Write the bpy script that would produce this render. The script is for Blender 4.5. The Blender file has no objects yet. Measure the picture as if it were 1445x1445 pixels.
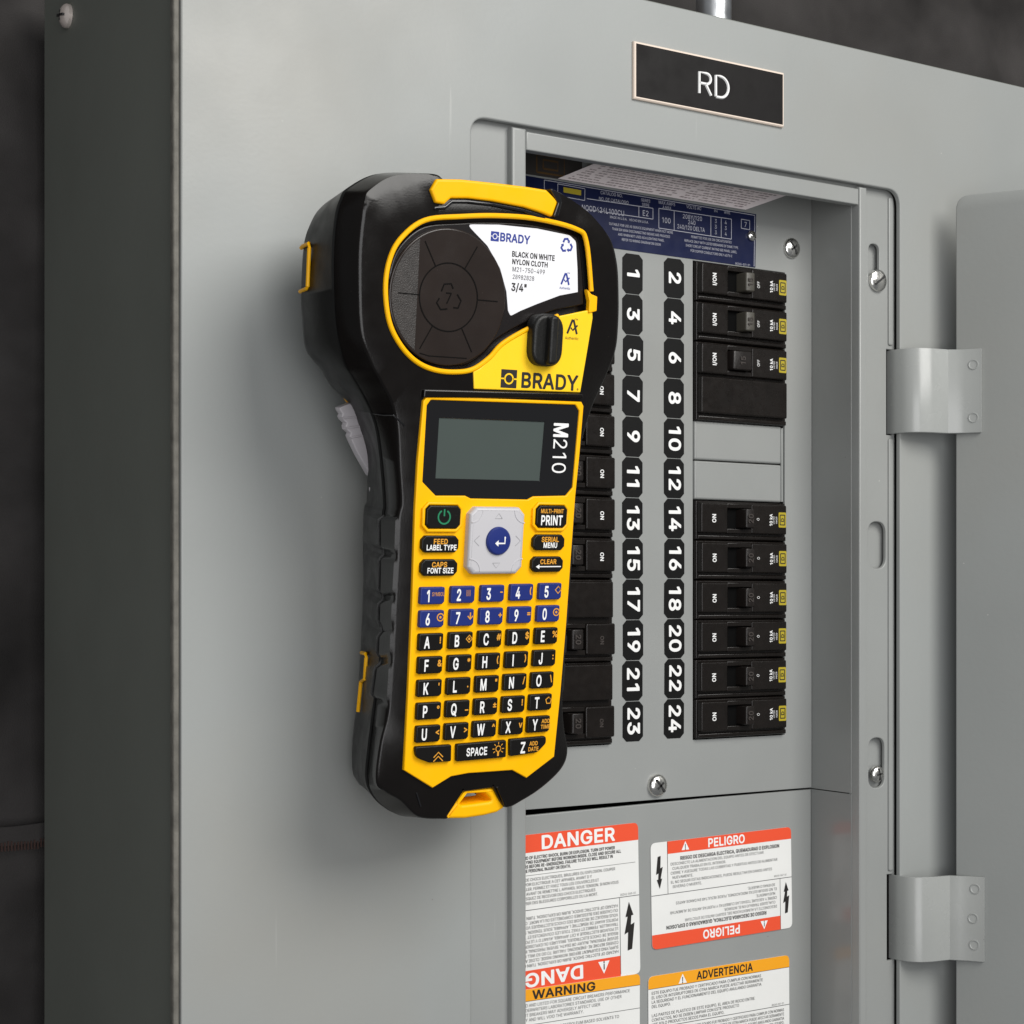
import bpy, bmesh, math, random
from math import sin, cos, pi, radians, atan2, sqrt, hypot
from mathutils import Vector, Matrix, noise
random.seed(7)
WORD = 'zero one two three four five six seven eight nine ten eleven twelve thirteen fourteen fifteen sixteen seventeen eighteen nineteen twenty twenty-one twenty-two twenty-three twenty-four twenty-five'.split()
SC = bpy.context.scene
S = 0.001                                   # everything below is written in millimetres
# ------------------------------------------------------------------ camera
TH = radians(33.1); FPX = 2500.0; PCX, PCY = 722.5, 844.0
CAM = Vector((-480, -625.6, 0)); FW = Vector((sin(TH), cos(TH), 0)); RT = Vector((cos(TH), -sin(TH), 0))
cd = bpy.data.cameras.new('camera'); cam = bpy.data.objects.new('camera', cd); SC.collection.objects.link(cam)
cam.location = CAM*S; cam.rotation_euler = (pi/2, 0, -TH)
cd.sensor_width = 36; cd.lens = 36*FPX/1445; cd.shift_x = 0; cd.shift_y = -(722.5-PCY)/1445
cd.clip_start = 0.01; cd.clip_end = 50
SC.camera = cam
# ------------------------------------------------------------------ light
W = bpy.data.worlds.new('World'); SC.world = W; W.use_nodes = True
bg = W.node_tree.nodes['Background']; bg.inputs[0].default_value = (0.94, 0.97, 1.0, 1); bg.inputs[1].default_value = 0.16
def area(name, loc, target, size, power, col=(1, 1, 1), sy=None):
    l = bpy.data.lights.new(name, 'AREA'); l.energy = power; l.color = col; l.size = size
    if sy: l.shape = 'RECTANGLE'; l.size_y = sy
    o = bpy.data.objects.new(name, l); SC.collection.objects.link(o)
    o.location = Vector(loc)*S
    o.rotation_euler = (Vector(target)-Vector(loc)).to_track_quat('-Z', 'Y').to_euler()
    return o
area('key_softbox', (230, -1200, 850), (0, 0, 20), 0.85, 20.5, (1.0, 0.985, 0.95), 0.85)
area('front_softbox', (-620, -1250, 40), (40, 0, 0), 0.8, 9.2, (0.99, 0.99, 1.0), 1.0)
SC.view_settings.view_transform = 'Standard'; SC.view_settings.look = 'None'
SC.view_settings.exposure = 0; SC.view_settings.gamma = 1
# ------------------------------------------------------------------ unprojection onto real planes
def on(px, py, Y=0.0):
    d = FW + RT*((px-PCX)/FPX) - Vector((0, 0, (py-PCY)/FPX)); t = (Y-CAM.y)/d.y
    p = CAM + d*t; return (p.x, p.z)
def onz(px, py, Y=0.0): return on(px, py, Y)[1]
MR = Matrix.Rotation(radians(-1.0), 3, 'Y') @ Matrix.Rotation(radians(7.5), 3, 'X')
_o = on(690, 700, -68); DO = Vector((_o[0], -68, _o[1]))
def dv(px, py, dep=0.0):
    o = DO + MR @ Vector((0, dep, 0)); n = MR @ Vector((0, 1, 0))
    d = FW + RT*((px-PCX)/FPX) - Vector((0, 0, (py-PCY)/FPX)); t = (o-CAM).dot(n)/d.dot(n)
    q = MR.transposed() @ (CAM + d*t - DO); return (q.x, q.z)
def dvs(l, dep=0.0): return [dv(a, b, dep) for a, b in l]
# ------------------------------------------------------------------ materials
def mat(name, col, rough=.5, metal=0, bump=0, bscale=900, var=0, vscale=40, spec=.5, coat=0, specks=None, trans=0, dust=0):
    m = bpy.data.materials.new(name); m.use_nodes = True; nt = m.node_tree; b = nt.nodes['Principled BSDF']
    b.inputs['Base Color'].default_value = (*col, 1); b.inputs['Roughness'].default_value = rough
    b.inputs['Metallic'].default_value = metal; b.inputs['Specular IOR Level'].default_value = spec
    b.inputs['Coat Weight'].default_value = coat
    tc = nt.nodes.new('ShaderNodeTexCoord')
    def nz(sc, det=3):
        n = nt.nodes.new('ShaderNodeTexNoise'); n.inputs['Scale'].default_value = sc; n.inputs['Detail'].default_value = det
        nt.links.new(tc.outputs['Object'], n.inputs['Vector']); return n
    def mixc(f, a, bcol):
        x = nt.nodes.new('ShaderNodeMix'); x.data_type = 'RGBA'
        if isinstance(f, float): x.inputs[0].default_value = f
        else: nt.links.new(f, x.inputs[0])
        if isinstance(a, tuple): x.inputs[6].default_value = (*a, 1)
        else: nt.links.new(a, x.inputs[6])
        x.inputs[7].default_value = (*bcol, 1); return x.outputs[2]
    cur = col
    if var:
        n = nz(vscale); r = nt.nodes.new('ShaderNodeMapRange'); r.inputs[1].default_value = .3; r.inputs[2].default_value = .7
        nt.links.new(n.outputs[0], r.inputs[0])
        cur = mixc(r.outputs[0], tuple(c*(1-var) for c in col), tuple(min(1, c*(1+var)) for c in col))
        r2 = nt.nodes.new('ShaderNodeMapRange'); r2.inputs[1].default_value = .3; r2.inputs[2].default_value = .7
        r2.inputs[3].default_value = rough*.8; r2.inputs[4].default_value = min(1, rough*1.2)
        n2 = nz(vscale*2.3, 6); nt.links.new(n2.outputs[0], r2.inputs[0]); nt.links.new(r2.outputs[0], b.inputs['Roughness'])
    if dust:                                              # handling grime: broad warm smudges and a few fine scratches
        n = nz(4.5, 5); r = nt.nodes.new('ShaderNodeMapRange'); r.inputs[1].default_value = .5; r.inputs[2].default_value = .75; r.inputs[4].default_value = dust
        nt.links.new(n.outputs[0], r.inputs[0]); cur = mixc(r.outputs[0], cur, (.31, .29, .25))
        mp = nt.nodes.new('ShaderNodeMapping'); mp.inputs['Scale'].default_value = (420, 1, 14); mp.inputs['Rotation'].default_value = (0, .5, 0)
        nt.links.new(tc.outputs['Object'], mp.inputs['Vector'])
        n = nt.nodes.new('ShaderNodeTexNoise'); n.inputs['Scale'].default_value = 1; nt.links.new(mp.outputs[0], n.inputs['Vector'])
        r = nt.nodes.new('ShaderNodeMapRange'); r.inputs[1].default_value = .74; r.inputs[2].default_value = .78; r.inputs[4].default_value = .22
        nt.links.new(n.outputs[0], r.inputs[0]); cur = mixc(r.outputs[0], cur, (.55, .55, .53))
    for (sc, lo, sc_col) in (specks or []):          # small dust grains / chips, fixed to the surface
        v = nt.nodes.new('ShaderNodeTexVoronoi'); v.inputs['Scale'].default_value = sc
        nt.links.new(tc.outputs['Object'], v.inputs['Vector'])
        l = nt.nodes.new('ShaderNodeMath'); l.operation = 'LESS_THAN'; l.inputs[1].default_value = lo
        nt.links.new(v.outputs['Distance'], l.inputs[0])
        n3 = nz(sc*.21, 1); g = nt.nodes.new('ShaderNodeMath'); g.operation = 'GREATER_THAN'; g.inputs[1].default_value = .57
        nt.links.new(n3.outputs[0], g.inputs[0])
        mm = nt.nodes.new('ShaderNodeMath'); mm.operation = 'MULTIPLY'
        nt.links.new(l.outputs[0], mm.inputs[0]); nt.links.new(g.outputs[0], mm.inputs[1])
        cur = mixc(mm.outputs[0], cur, sc_col)
    if not isinstance(cur, tuple): nt.links.new(cur, b.inputs['Base Color'])
    if bump:
        n = nz(bscale, 2); bp = nt.nodes.new('ShaderNodeBump'); bp.inputs['Strength'].default_value = bump
        bp.inputs['Distance'].default_value = .0003
        nt.links.new(n.outputs[0], bp.inputs['Height']); nt.links.new(bp.outputs[0], b.inputs['Normal'])
    if trans: b.inputs['Transmission Weight'].default_value = trans
    return m
GSP = [(90, .024, (.55, .54, .52)), (60, .013, (.14, .10, .09))]
M = dict(
 paint=mat('grey_panel_enamel', (.300, .312, .304), .47, bump=.14, bscale=500, var=.05, vscale=7, specks=GSP, dust=.5),
 paint2=mat('grey_inner_enamel', (.285, .294, .287), .38, bump=.08, bscale=700, var=.04, vscale=14, specks=GSP, dust=.3),
 gloss=mat('grey_glossy_enamel', (.26, .268, .262), .2, bump=.03, bscale=400, var=.03, vscale=14),
 hinge=mat('hinge_enamel', (.32, .33, .32), .26, bump=.06, bscale=500, var=.03, vscale=30, specks=GSP),
 side=mat('shade_tinted_side_enamel', (.17, .18, .158), .55, bump=.1, bscale=600, var=.06, vscale=8),  # grey box enamel, darkened so its colour carries the side's shade
 edge=mat('worn_edge_enamel', (.15, .142, .125), .6, spec=.2, bump=.5, bscale=900, var=.25, vscale=160),
 dark=mat('dark_gap', (.004, .004, .004), .9, spec=.05),
 steel=mat('plated_steel', (.72, .71, .68), .24, 1, bump=.15, bscale=300, var=.12, vscale=300),
 copper=mat('coppery_screw_steel', (.9, .80, .74), .22, .55, bump=.1),
 slot=mat('slot_shade', (.05, .05, .05), .6, .6),
 emt=mat('galvanised_conduit', (.74, .76, .78), .33, 1, bump=.3, bscale=120, var=.15, vscale=60),
 cloth=mat('dark_cloth', (.040, .037, .036), .85, bump=.9, bscale=1400, var=.45, vscale=16, spec=.2),
 hem=mat('brown_hem_thread', (.06, .035, .03), .9, bump=1, bscale=1500, spec=.2),
 body=mat('black_abs', (.005, .004, .0036), .22, spec=.32, bump=.10, bscale=1600, var=.1, vscale=60, specks=[(420, .035, (.10, .09, .08))]),
 rubber=mat('black_rubber', (.010, .010, .0095), .40, spec=.3, bump=.3, bscale=2500, var=.1, vscale=60),
 yel=mat('yellow_abs', (1.0, .49, .0), .42, spec=.25, bump=.10, bscale=1800, var=.02, vscale=50),
 yel2=mat('bright_yellow_abs', (1.0, .62, .02), .35, spec=.3, bump=.08, bscale=1800, var=.02, vscale=50),
 key=mat('black_key_rubber', (.006, .0055, .005), .38, spec=.28, bump=.15, bscale=2500, specks=[(700, .03, (.2, .2, .2))]),
 blue=mat('blue_key_rubber', (.015, .028, .17), .4, spec=.3, bump=.15, bscale=2500),
 pad=mat('silver_grey_plastic', (.52, .51, .53), .36, bump=.05),
 padmark=mat('grey_emboss', (.30, .295, .31), .45),
 lcd=mat('lcd_glass', (.064, .080, .074), .12, var=.03, vscale=30),
 bezel=mat('glossy_bezel', (.008, .008, .009), .10, coat=.3),
 well=mat('cartridge_black', (.007, .005, .005), .3, bump=.1),
 smoke=mat('smoked_disc', (.021, .0155, .0135), .24, spec=.35, var=.12, vscale=50, bump=.05, specks=[(500, .04, (.10, .09, .08))]),
 smoke2=mat('frosted_disc', (.030, .026, .024), .45, var=.25, vscale=300, bump=.8, bscale=2200, specks=[(800, .09, (.12, .11, .10))]),
 line=mat('moulded_line', (.002, .0015, .0015), .6, spec=.1),
 white=mat('white_label', (.80, .80, .83), .4, var=.01),
 paper=mat('warning_label_white', (.80, .80, .78), .38, var=.02, vscale=60),
 ink=mat('black_ink', (.015, .013, .012), .5),
 inkg=mat('grey_ink', (.10, .10, .10), .5),
 inkblue=mat('blue_ink', (.02, .04, .27), .5),
 wht=mat('white_print', (.85, .85, .84), .5),
 org=mat('orange_print', (.75, .34, .03), .5),
 green=mat('green_print', (.01, .20, .09), .5),
 red=mat('danger_red', (.83, .09, .035), .38),
 amber=mat('warning_amber', (.90, .38, .015), .38),
 sqd=mat('yellow_badge', (.42, .33, .02), .45),
 brk=mat('black_brown_bakelite', (.009, .007, .006), .28, spec=.3, bump=.2, bscale=500, var=.2, vscale=120, specks=[(420, .03, (.12, .10, .09))]),
 tog=mat('toggle_bakelite', (.012, .0095, .0085), .3, spec=.3, bump=.2, bscale=700),
 togw=mat('grey_toggle', (.055, .050, .040), .4, bump=.2, bscale=700),
 emb=mat('embossed_edge', (.05, .042, .038), .35),
 stick=mat('black_vinyl', (.005, .005, .005), .5, spec=.2, bump=.1, bscale=500, specks=[(500, .03, (.10, .10, .10))]),
 plate=mat('engraved_black', (.005, .004, .004), .55, bump=.1, bscale=300, var=.1, vscale=60, spec=.25),
 cream=mat('engraved_core', (.78, .66, .56), .5),
 navy=mat('navy_label', (.007, .011, .048), .35, spec=.3, var=.1, vscale=60),
 navyp=mat('label_print', (.46, .46, .52), .5),
 pink=mat('folded_tag_paper', (.88, .79, .79), .55, var=.04, vscale=80),
 pinkink=mat('folded_tag_ink', (.38, .31, .31), .6),
 grey=mat('trigger_grey', (.50, .47, .49), .45, bump=.1),
 brown=mat('badge_reflection', (.11, .06, .02), .4),
 shadebrown=mat('painted_shade', (.045, .04, .037), .3),
)
# ------------------------------------------------------------------ geometry helpers
C = SC.collection
def rpoly(pts, r, n=5):
    out = []; N = len(pts)
    for i, p in enumerate(pts):
        rr = r[i] if isinstance(r, (list, tuple)) else r
        a = Vector(pts[i-1]); b = Vector(p); c = Vector(pts[(i+1) % N])
        if rr <= 0: out.append(tuple(b)); continue
        d1 = (a-b); d2 = (c-b); l1, l2 = d1.length, d2.length; d1.normalize(); d2.normalize()
        ang = d1.angle(d2); t = min(rr/max(math.tan(ang/2), .05), l1*.49, l2*.49)
        p0 = b+d1*t; p2 = b+d2*t
        for k in range(n+1):
            s = k/n; q = p0*(1-s)**2 + b*2*s*(1-s) + p2*s*s; out.append((q.x, q.y))
    return out
def rect(x0, z0, x1, z1, r=0, n=5):
    p = [(x0, z0), (x1, z0), (x1, z1), (x0, z1)]
    return rpoly(p, r, n) if r else p
def circle(cx, cz, r, n=32, rz=None): return [(cx+r*cos(2*pi*i/n), cz+(rz or r)*sin(2*pi*i/n)) for i in range(n)]
def sarea(p): return sum(p[i-1][0]*p[i][1]-p[i][0]*p[i-1][1] for i in range(len(p)))/2
def ccw(p): return list(p) if sarea(p) > 0 else list(reversed(p))
def spline(pts, n=6, closed=False):
    out = []; N = len(pts); P = [Vector(p) for p in pts]
    for i in range(N if closed else N-1):
        g = (lambda k: P[k % N]) if closed else (lambda k: P[min(max(k, 0), N-1)])
        a, b, c, d = g(i-1), g(i), g(i+1), g(i+2)
        for k in range(n):
            t = k/n; out.append(tuple(.5*((2*b)+(c-a)*t+(2*a-5*b+4*c-d)*t*t+(3*b-a-3*c+d)*t**3)))
    if not closed: out.append(tuple(P[-1]))
    return out
def offset(p, d):                           # ccw polygon grows by d
    out = []; N = len(p)
    for i in range(N):
        a = Vector(p[i-1]); b = Vector(p[i]); c = Vector(p[(i+1) % N])
        e1 = (b-a); e2 = (c-b)
        if e1.length < 1e-6: e1 = e2
        if e2.length < 1e-6: e2 = e1
        e1 = e1.normalized(); e2 = e2.normalized()
        n1 = Vector((e1.y, -e1.x)); n2 = Vector((e2.y, -e2.x)); m = n1+n2
        if m.length < 1e-6: m = n1
        m.normalize(); k = d/max(m.dot(n1), .45); q = b+m*k; out.append((q.x, q.y))
    return out
def cap(bm, loops, front=True):
    es = []
    for l in loops:
        for i in range(len(l)):
            e = bm.edges.get((l[i-1], l[i])) or bm.edges.new((l[i-1], l[i])); es.append(e)
    r = bmesh.ops.triangle_fill(bm, use_beauty=True, use_dissolve=False, edges=es)
    for f in [g for g in r['geom'] if isinstance(g, bmesh.types.BMFace)]:
        if (f.normal.y > 0) == front: f.normal_flip()
def slab(bm, outer, y0, y1, holes=(), bev=.3, seg=2, back=True, bb=False, tf=None):
    """plate in the XZ plane from depth y0 (front) to y1, rounded front edges"""
    new = []
    loops = []; backs = []
    for k, p in enumerate([ccw(outer)] + [ccw(h) for h in holes]):
        sg = 1 if k == 0 else -1
        rings = []
        b = min(bev, abs(y1-y0)*.6)
        if b > 0:
            for s in range(seg+1):
                a = pi/2*s/seg; rings.append((-b*(1-sin(a)), y0 + b*(1-cos(a))))
        else: rings.append((0, y0))
        rings.append((0, y1-(b if bb else 0)))
        if bb: rings.append((-b, y1))
        prev = None; first = None
        for off, y in rings:
            q = offset(p, off*sg) if off else p
            cur = [bm.verts.new((x, y, z)) for x, z in q]; new += cur
            if prev:
                for i in range(len(cur)):
                    v = [prev[i-1], prev[i], cur[i], cur[i-1]]
                    if sg < 0: v.reverse()
                    v = v[::-1]
                    try: bm.faces.new(v[::-1])
                    except ValueError: pass
            else: first = cur
            prev = cur
        loops.append(first); backs.append(prev)
    bm.normal_update()
    cap(bm, loops, True)
    if back: cap(bm, backs, False)
    if tf is not None: bmesh.ops.transform(bm, matrix=tf, verts=new)
    return new
def flat(bm, poly, y, holes=()):
    bm.normal_update(); loops = [[bm.verts.new((x, y, z)) for x, z in ccw(p)] for p in [poly]+list(holes)]
    cap(bm, loops, True)
def box(bm, x0, y0, z0, x1, y1, z1, bev=.0, seg=2):
    r = bmesh.ops.create_cube(bm, size=1); vs = r['verts']
    for v in vs: v.co = Vector(((x0+x1)/2+v.co.x*(x1-x0), (y0+y1)/2+v.co.y*(y1-y0), (z0+z1)/2+v.co.z*(z1-z0)))
    if bev:
        es = list({e for v in vs for e in v.link_edges})
        bmesh.ops.bevel(bm, geom=es, offset=bev, segments=seg, affect='EDGES', profile=.5)
def tube(bm, pts, r, n=8, closed=False):
    P = [Vector(p) for p in pts]; rings = []; N = len(P)
    for i, p in enumerate(P):
        t = (P[(i+1) % N]-P[i-1]) if closed else (P[min(i+1, N-1)]-P[max(i-1, 0)])
        t.normalize(); a = Vector((0, 1, 0)) if abs(t.y) < .9 else Vector((1, 0, 0))
        u = t.cross(a).normalized(); w = t.cross(u)
        rings.append([bm.verts.new(p+(u*cos(2*pi*k/n)+w*sin(2*pi*k/n))*r) for k in range(n)])
    for i in range(N if closed else N-1):
        a, b = rings[i], rings[(i+1) % N]
        for k in range(n): bm.faces.new((a[k-1], a[k], b[k], b[k-1]))
    if not closed: bm.faces.new(rings[0]); bm.faces.new(rings[-1][::-1])
def stroke(bm, pts, w, y):
    P = [Vector(p) for p in pts]; L = []; R_ = []
    for i, p in enumerate(P):
        t = (P[min(i+1, len(P)-1)]-P[max(i-1, 0)]); t.normalize(); n = Vector((-t.y, t.x))*w/2
        L.append(bm.verts.new((p.x+n.x, y, p.y+n.y))); R_.append(bm.verts.new((p.x-n.x, y, p.y-n.y)))
    for i in range(len(P)-1): bm.faces.new((L[i], L[i+1], R_[i+1], R_[i]))
def poly(bm, pts, y): bm.faces.new([bm.verts.new((x, y, z)) for x, z in ccw(pts)])
def lathe(bm, prof, n=24, tf=None):         # profile of (radius, y)
    rings = []; nv = []
    for r, y in prof:
        if r < 1e-5: v = bm.verts.new((0, y, 0)); rings.append([v]); nv.append(v)
        else:
            q = [bm.verts.new((r*cos(2*pi*i/n), y, r*sin(2*pi*i/n))) for i in range(n)]; rings.append(q); nv += q
    for a, b in zip(rings, rings[1:]):
        for i in range(n):
            f = []
            for v in ((a[i-1] if len(a) > 1 else a[0]), (a[i] if len(a) > 1 else a[0]), (b[i] if len(b) > 1 else b[0]), (b[i-1] if len(b) > 1 else b[0])):
                if v not in f: f.append(v)
            bm.faces.new(f)
    if tf is not None: bmesh.ops.transform(bm, matrix=tf, verts=nv)
FONT = '\n'.join((
    ' ~94~',
    '!~98~66 36 58 42 50 43 40 42 32 36 28 29 26 20 28 12 34 3 40 -1 50 -2 58 -1 66 5 70 12 72 20 70 29;66 254 32 254 34 80 64 80',
    '"~160~68 254 35 254 39 159 64 159;125 254 93 254 96 159 122 159',
    '#~220~188 254 163 254 151 184 88 184 99 254 73 254 62 184 24 184 20 158 58 158 48 96 9 96 9 95 5 70 43 70 32 0 57 0 69 70 132 70 121 0 147 0 158 70 196 70 200 96 162 96 172 158 211 158 211 159 215 184 177 184;147 158 137 96 73 96 83 158',
    '$~223~122 292 101 292 101 257 90 256 69 249 51 238 37 224 29 206 26 187 30 163 44 144 64 130 101 117 101 26 84 29 71 35 62 44 55 55 52 68 19 68 19 67 23 48 32 30 46 15 63 6 69 3 86 -2 101 -3 101 -37 122 -37 122 -3 139 -2 162 5 179 16 182 19 194 33 201 50 204 68 202 85 197 99 190 109 187 112 178 120 168 126 156 132 122 143 122 228 134 227 151 219 163 206 169 189 200 189 197 208 189 224 174 238 158 249 137 256 122 257;164 91 166 88 171 81 173 71 171 57 165 46 155 37 143 30 128 26 122 26 122 111 148 102 158 96;101 228 101 149 100 149 84 154 74 160 66 166 60 176 58 189 59 199 64 209 73 218 84 224 97 228',
    '%~338~288 96 278 105 266 111 253 112 236 111 223 105 212 96 206 86 202 74 200 61 200 47 202 34 206 21 212 12 223 2 236 -3 250 -5 265 -3 278 2 288 12 294 20 299 36 300 46 299 72 295 86;270 254 241 254 240 253 66 0 95 0 96 1;262 88 269 81 273 71 274 61 274 47 273 36 269 26 262 20 251 17 239 20 232 26 228 37 226 47 226 61 228 71 232 81 240 88 250 90;126 242 115 251 103 257 90 258 75 257 73 257 60 251 50 242 43 232 39 220 37 207 37 193 39 180 43 168 50 158 60 149 73 143 89 141 103 143 115 149 126 158 132 168 136 180 138 193 138 207 136 220 132 232;99 234 106 227 110 216 112 207 112 193 110 182 106 173 99 166 89 164 76 166 69 173 65 183 64 193 64 207 65 218 69 227 77 234 87 236',
    '&~224~146 240 133 249 118 255 101 257 82 255 67 249 56 242 45 229 40 215 38 200 40 183 44 172 51 159 68 137 43 118 32 106 24 95 19 82 17 68 20 50 27 31 40 16 55 6 75 -1 97 -3 118 -2 138 4 153 12 164 22 182 0 219 0 183 44 192 57 198 73 202 90 204 112 174 112 173 93 168 76 163 68 110 133 128 146 144 160 146 163 158 181 161 191 162 201 160 217 154 230;86 116 146 44 139 37 126 30 111 25 95 23 83 25 71 29 63 34 55 44 50 54 48 65 50 77 55 87 63 97 77 109;123 223 129 214 131 203 130 194 127 187 117 175 91 155 84 165 73 182 69 190 68 198 69 208 76 221 85 227 93 229 102 230 113 228',
    "'~103~68 254 35 254 39 159 64 159",
    '(~137~118 270 88 270 86 267 75 245 66 223 57 192 50 162 46 133 45 101 47 66 56 29 69 -11 88 -48 118 -48 106 -20 94 7 86 33 80 58 77 79 76 100 77 130 81 156 87 184 95 215 106 243',
    ')~137~48 270 19 270 31 242 40 217 50 185 56 157 60 130 61 106 60 80 57 59 51 34 43 8 19 -48 48 -48 67 -11 80 25 89 67 92 102 91 133 80 192 71 222 60 247',
    '*~227~169 229 168 228 123 200 125 254 101 254 103 200 57 229 45 208 93 183 45 158 57 136 58 137 103 165 101 111 125 111 123 165 169 136 181 158 133 183 181 208',
    '+~227~128 182 99 182 99 113 31 113 31 86 99 86 99 17 128 17 128 86 195 86 195 113 128 113',
    ',~94~68 36 34 36 19 -60 42 -60',
    '-~227~168 122 57 122 57 94 168 94',
    '.~94~64 36 56 42 49 43 39 42 32 38 26 29 25 21 26 12 30 5 39 -1 47 -2 56 -1 63 4 69 12 71 20 69 29',
    '/~125~117 266 89 266 89 265 7 -38 36 -38 36 -37',
    '0~227~166 237 161 242 138 254 112 258 87 254 67 243 63 240 48 223 35 196 27 165 24 128 27 89 34 58 47 31 65 12 87 0 112 -3 139 0 160 11 164 14 179 31 192 58 200 89 203 126 200 165 192 197 179 223;144 218 157 203 165 182 170 157 172 125 170 97 165 72 157 52 144 36 133 29 130 28 114 25 96 28 83 36 70 52 62 73 56 97 55 123 56 157 62 181 70 203 83 218 96 227 112 230 130 227',
    '1~201~138 254 99 254 43 213 43 179 105 224 106 224 106 0 138 0',
    '2~227~170 235 153 248 134 255 111 258 91 255 72 248 56 238 43 221 35 202 33 181 64 181 65 195 69 207 75 214 86 224 98 228 111 230 124 228 137 224 145 218 154 209 158 200 159 196 160 185 159 174 155 163 141 141 117 114 32 24 32 0 195 0 195 28 76 28 76 30 133 90 168 129 179 145 185 159 189 172 191 187 188 205 181 223',
    '3~227~186 254 35 254 35 226 144 226 144 224 78 150 78 124 102 124 120 122 137 117 149 110 158 98 163 86 165 73 163 58 157 46 148 36 137 30 124 26 111 25 95 26 83 30 72 35 63 44 57 53 55 66 22 66 26 46 35 29 49 15 66 5 87 -1 110 -3 133 -1 154 6 171 18 174 20 185 33 194 51 196 71 194 93 185 111 173 126 171 128 153 138 132 144 110 144 186 230',
    '4~227~155 254 123 254 20 80 20 53 141 53 141 0 171 0 171 53 207 53 207 81 171 81 171 159 141 159 141 81 54 81 54 84',
    '5~227~183 254 48 254 34 126 64 123 73 129 83 134 96 137 107 138 124 137 137 131 147 123 157 111 162 97 164 82 162 67 161 63 157 52 150 42 138 32 125 27 112 25 98 26 87 30 77 36 69 44 64 54 61 65 30 65 33 47 41 30 55 16 70 6 90 -1 112 -3 134 -1 154 8 170 20 184 38 186 42 193 58 195 81 194 99 189 116 182 130 169 146 161 153 147 160 131 165 116 167 101 166 77 157 68 151 67 151 75 226 183 226',
    '6~227~161 254 126 254 126 253 71 173 51 142 40 119 34 100 32 82 34 60 42 37 54 21 71 7 91 -1 112 -3 133 -1 155 7 170 19 184 36 192 56 194 78 192 101 185 120 172 137 158 147 137 155 118 157 107 156 98 153 86 146;148 119 157 107 162 95 162 91 164 80 162 67 162 63 157 51 150 41 139 31 127 26 112 24 99 26 87 31 76 41 69 51 64 64 62 80 64 94 69 107 76 117 87 126 100 131 114 133 127 131 139 126',
    '7~227~195 254 31 254 31 226 162 226 162 224 159 217 48 0 82 0 195 224',
    '8~227~170 237 168 240 153 249 134 256 114 258 93 256 73 249 58 240 44 224 38 209 35 191 38 171 46 154 59 141 76 133 76 132 63 128 51 121 40 110 33 98 28 83 26 67 29 48 37 31 51 16 68 6 91 -1 114 -3 137 -1 158 6 175 16 189 31 198 48 200 67 199 81 194 98 186 110 176 121 164 128 150 132 150 133 167 141 180 154 188 172 191 191 188 209 181 225;153 104 161 94 167 83 168 68 166 56 161 46 152 36 142 30 129 26 115 25 97 26 83 31 73 37 64 46 59 59 58 71 59 83 65 94 74 105 85 111 96 116 114 118 129 116 141 111;146 219 154 210 158 200 160 187 158 176 154 165 145 156 137 150 124 146 111 145 100 146 88 150 80 156 72 165 68 176 66 189 68 200 72 210 81 219 89 225 100 229 114 230 126 229 138 225',
    '9~227~172 233 155 247 135 255 112 258 91 255 71 247 54 234 42 218 34 197 32 177 34 155 41 134 52 120 69 107 88 100 108 97 118 98 129 102 139 106 65 0 100 0 100 1 158 85 175 112 186 135 192 155 194 172 192 197 184 217;149 216 157 204 162 190 164 176 162 159 157 147 150 138 139 129 127 123 115 122 99 123 87 129 78 136 68 150 64 161 63 174 64 191 69 204 76 214 87 223 99 228 112 230 128 228 139 223',
    ':~94~64 36 56 42 49 43 39 42 32 38 26 29 25 21 26 12 30 5 39 -1 47 -2 56 -1 63 4 69 12 71 20 69 29;64 173 56 179 48 181 39 179 32 174 26 167 25 159 26 149 30 143 39 137 48 135 56 137 63 142 69 149 71 158 69 167',
    '<~227~194 192 33 110 33 89 194 8 194 40 74 98 72 99 72 100 194 158',
    '=~227~191 77 36 77 36 48 191 48;191 151 36 151 36 122 191 122',
    '>~227~193 110 32 192 32 158 153 101 154 100 154 99 32 40 32 8 193 89',
    '@~338~282 203 261 221 236 235 207 243 175 246 140 243 110 235 84 222 60 203 44 182 31 155 23 124 20 89 23 54 31 23 43 -4 62 -27 84 -44 108 -56 112 -57 142 -65 179 -68 206 -65 231 -60 252 -53 245 -29 229 -34 205 -40 180 -43 150 -40 123 -34 101 -23 83 -9 68 10 57 34 51 61 49 91 51 118 57 144 68 167 81 185 100 201 103 202 121 212 148 219 172 221 199 219 225 212 245 201 262 186 274 170 284 149 289 128 291 109 290 86 288 64 284 48 278 38 270 32 260 30 250 31 249 31 242 37 238 45 237 54 237 167 210 167 210 153 208 153 201 160 192 166 180 170 166 172 146 169 129 161 114 148 103 132 97 113 94 92 96 69 102 48 112 31 125 18 142 9 162 6 181 8 194 15 204 24 210 33 211 34 214 25 221 18 229 12 238 8 257 5 276 8 289 14 300 25 307 38 312 54 316 71 318 106 315 134 308 159 297 183;198 135 206 124 207 121 210 111 211 94 210 74 206 59 200 47 191 39 182 35 166 32 152 35 139 41 130 51 125 64 122 77 121 90 122 105 127 120 133 130 141 139 153 144 164 146 179 145 190 141',
    'A~240~138 254 101 254 8 0 43 0 68 71 173 71 198 0 231 0;119 228 135 178 162 99 77 99 98 159',
    'B~228~180 234 164 245 143 252 122 254 30 254 30 0 125 0 151 2 172 9 188 20 200 33 207 50 209 67 207 86 201 102 193 113 182 123 170 129 157 131 157 133 168 137 178 143 186 149 193 160 198 172 199 188 197 205 190 221;162 102 172 91 176 81 178 69 175 53 165 40 148 31 146 31 123 29 62 29 62 115 126 115 140 114 153 109;156 214 165 202 168 185 166 174 162 163 153 154 144 148 130 144 120 143 62 143 62 226 121 226 141 223',
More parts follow.
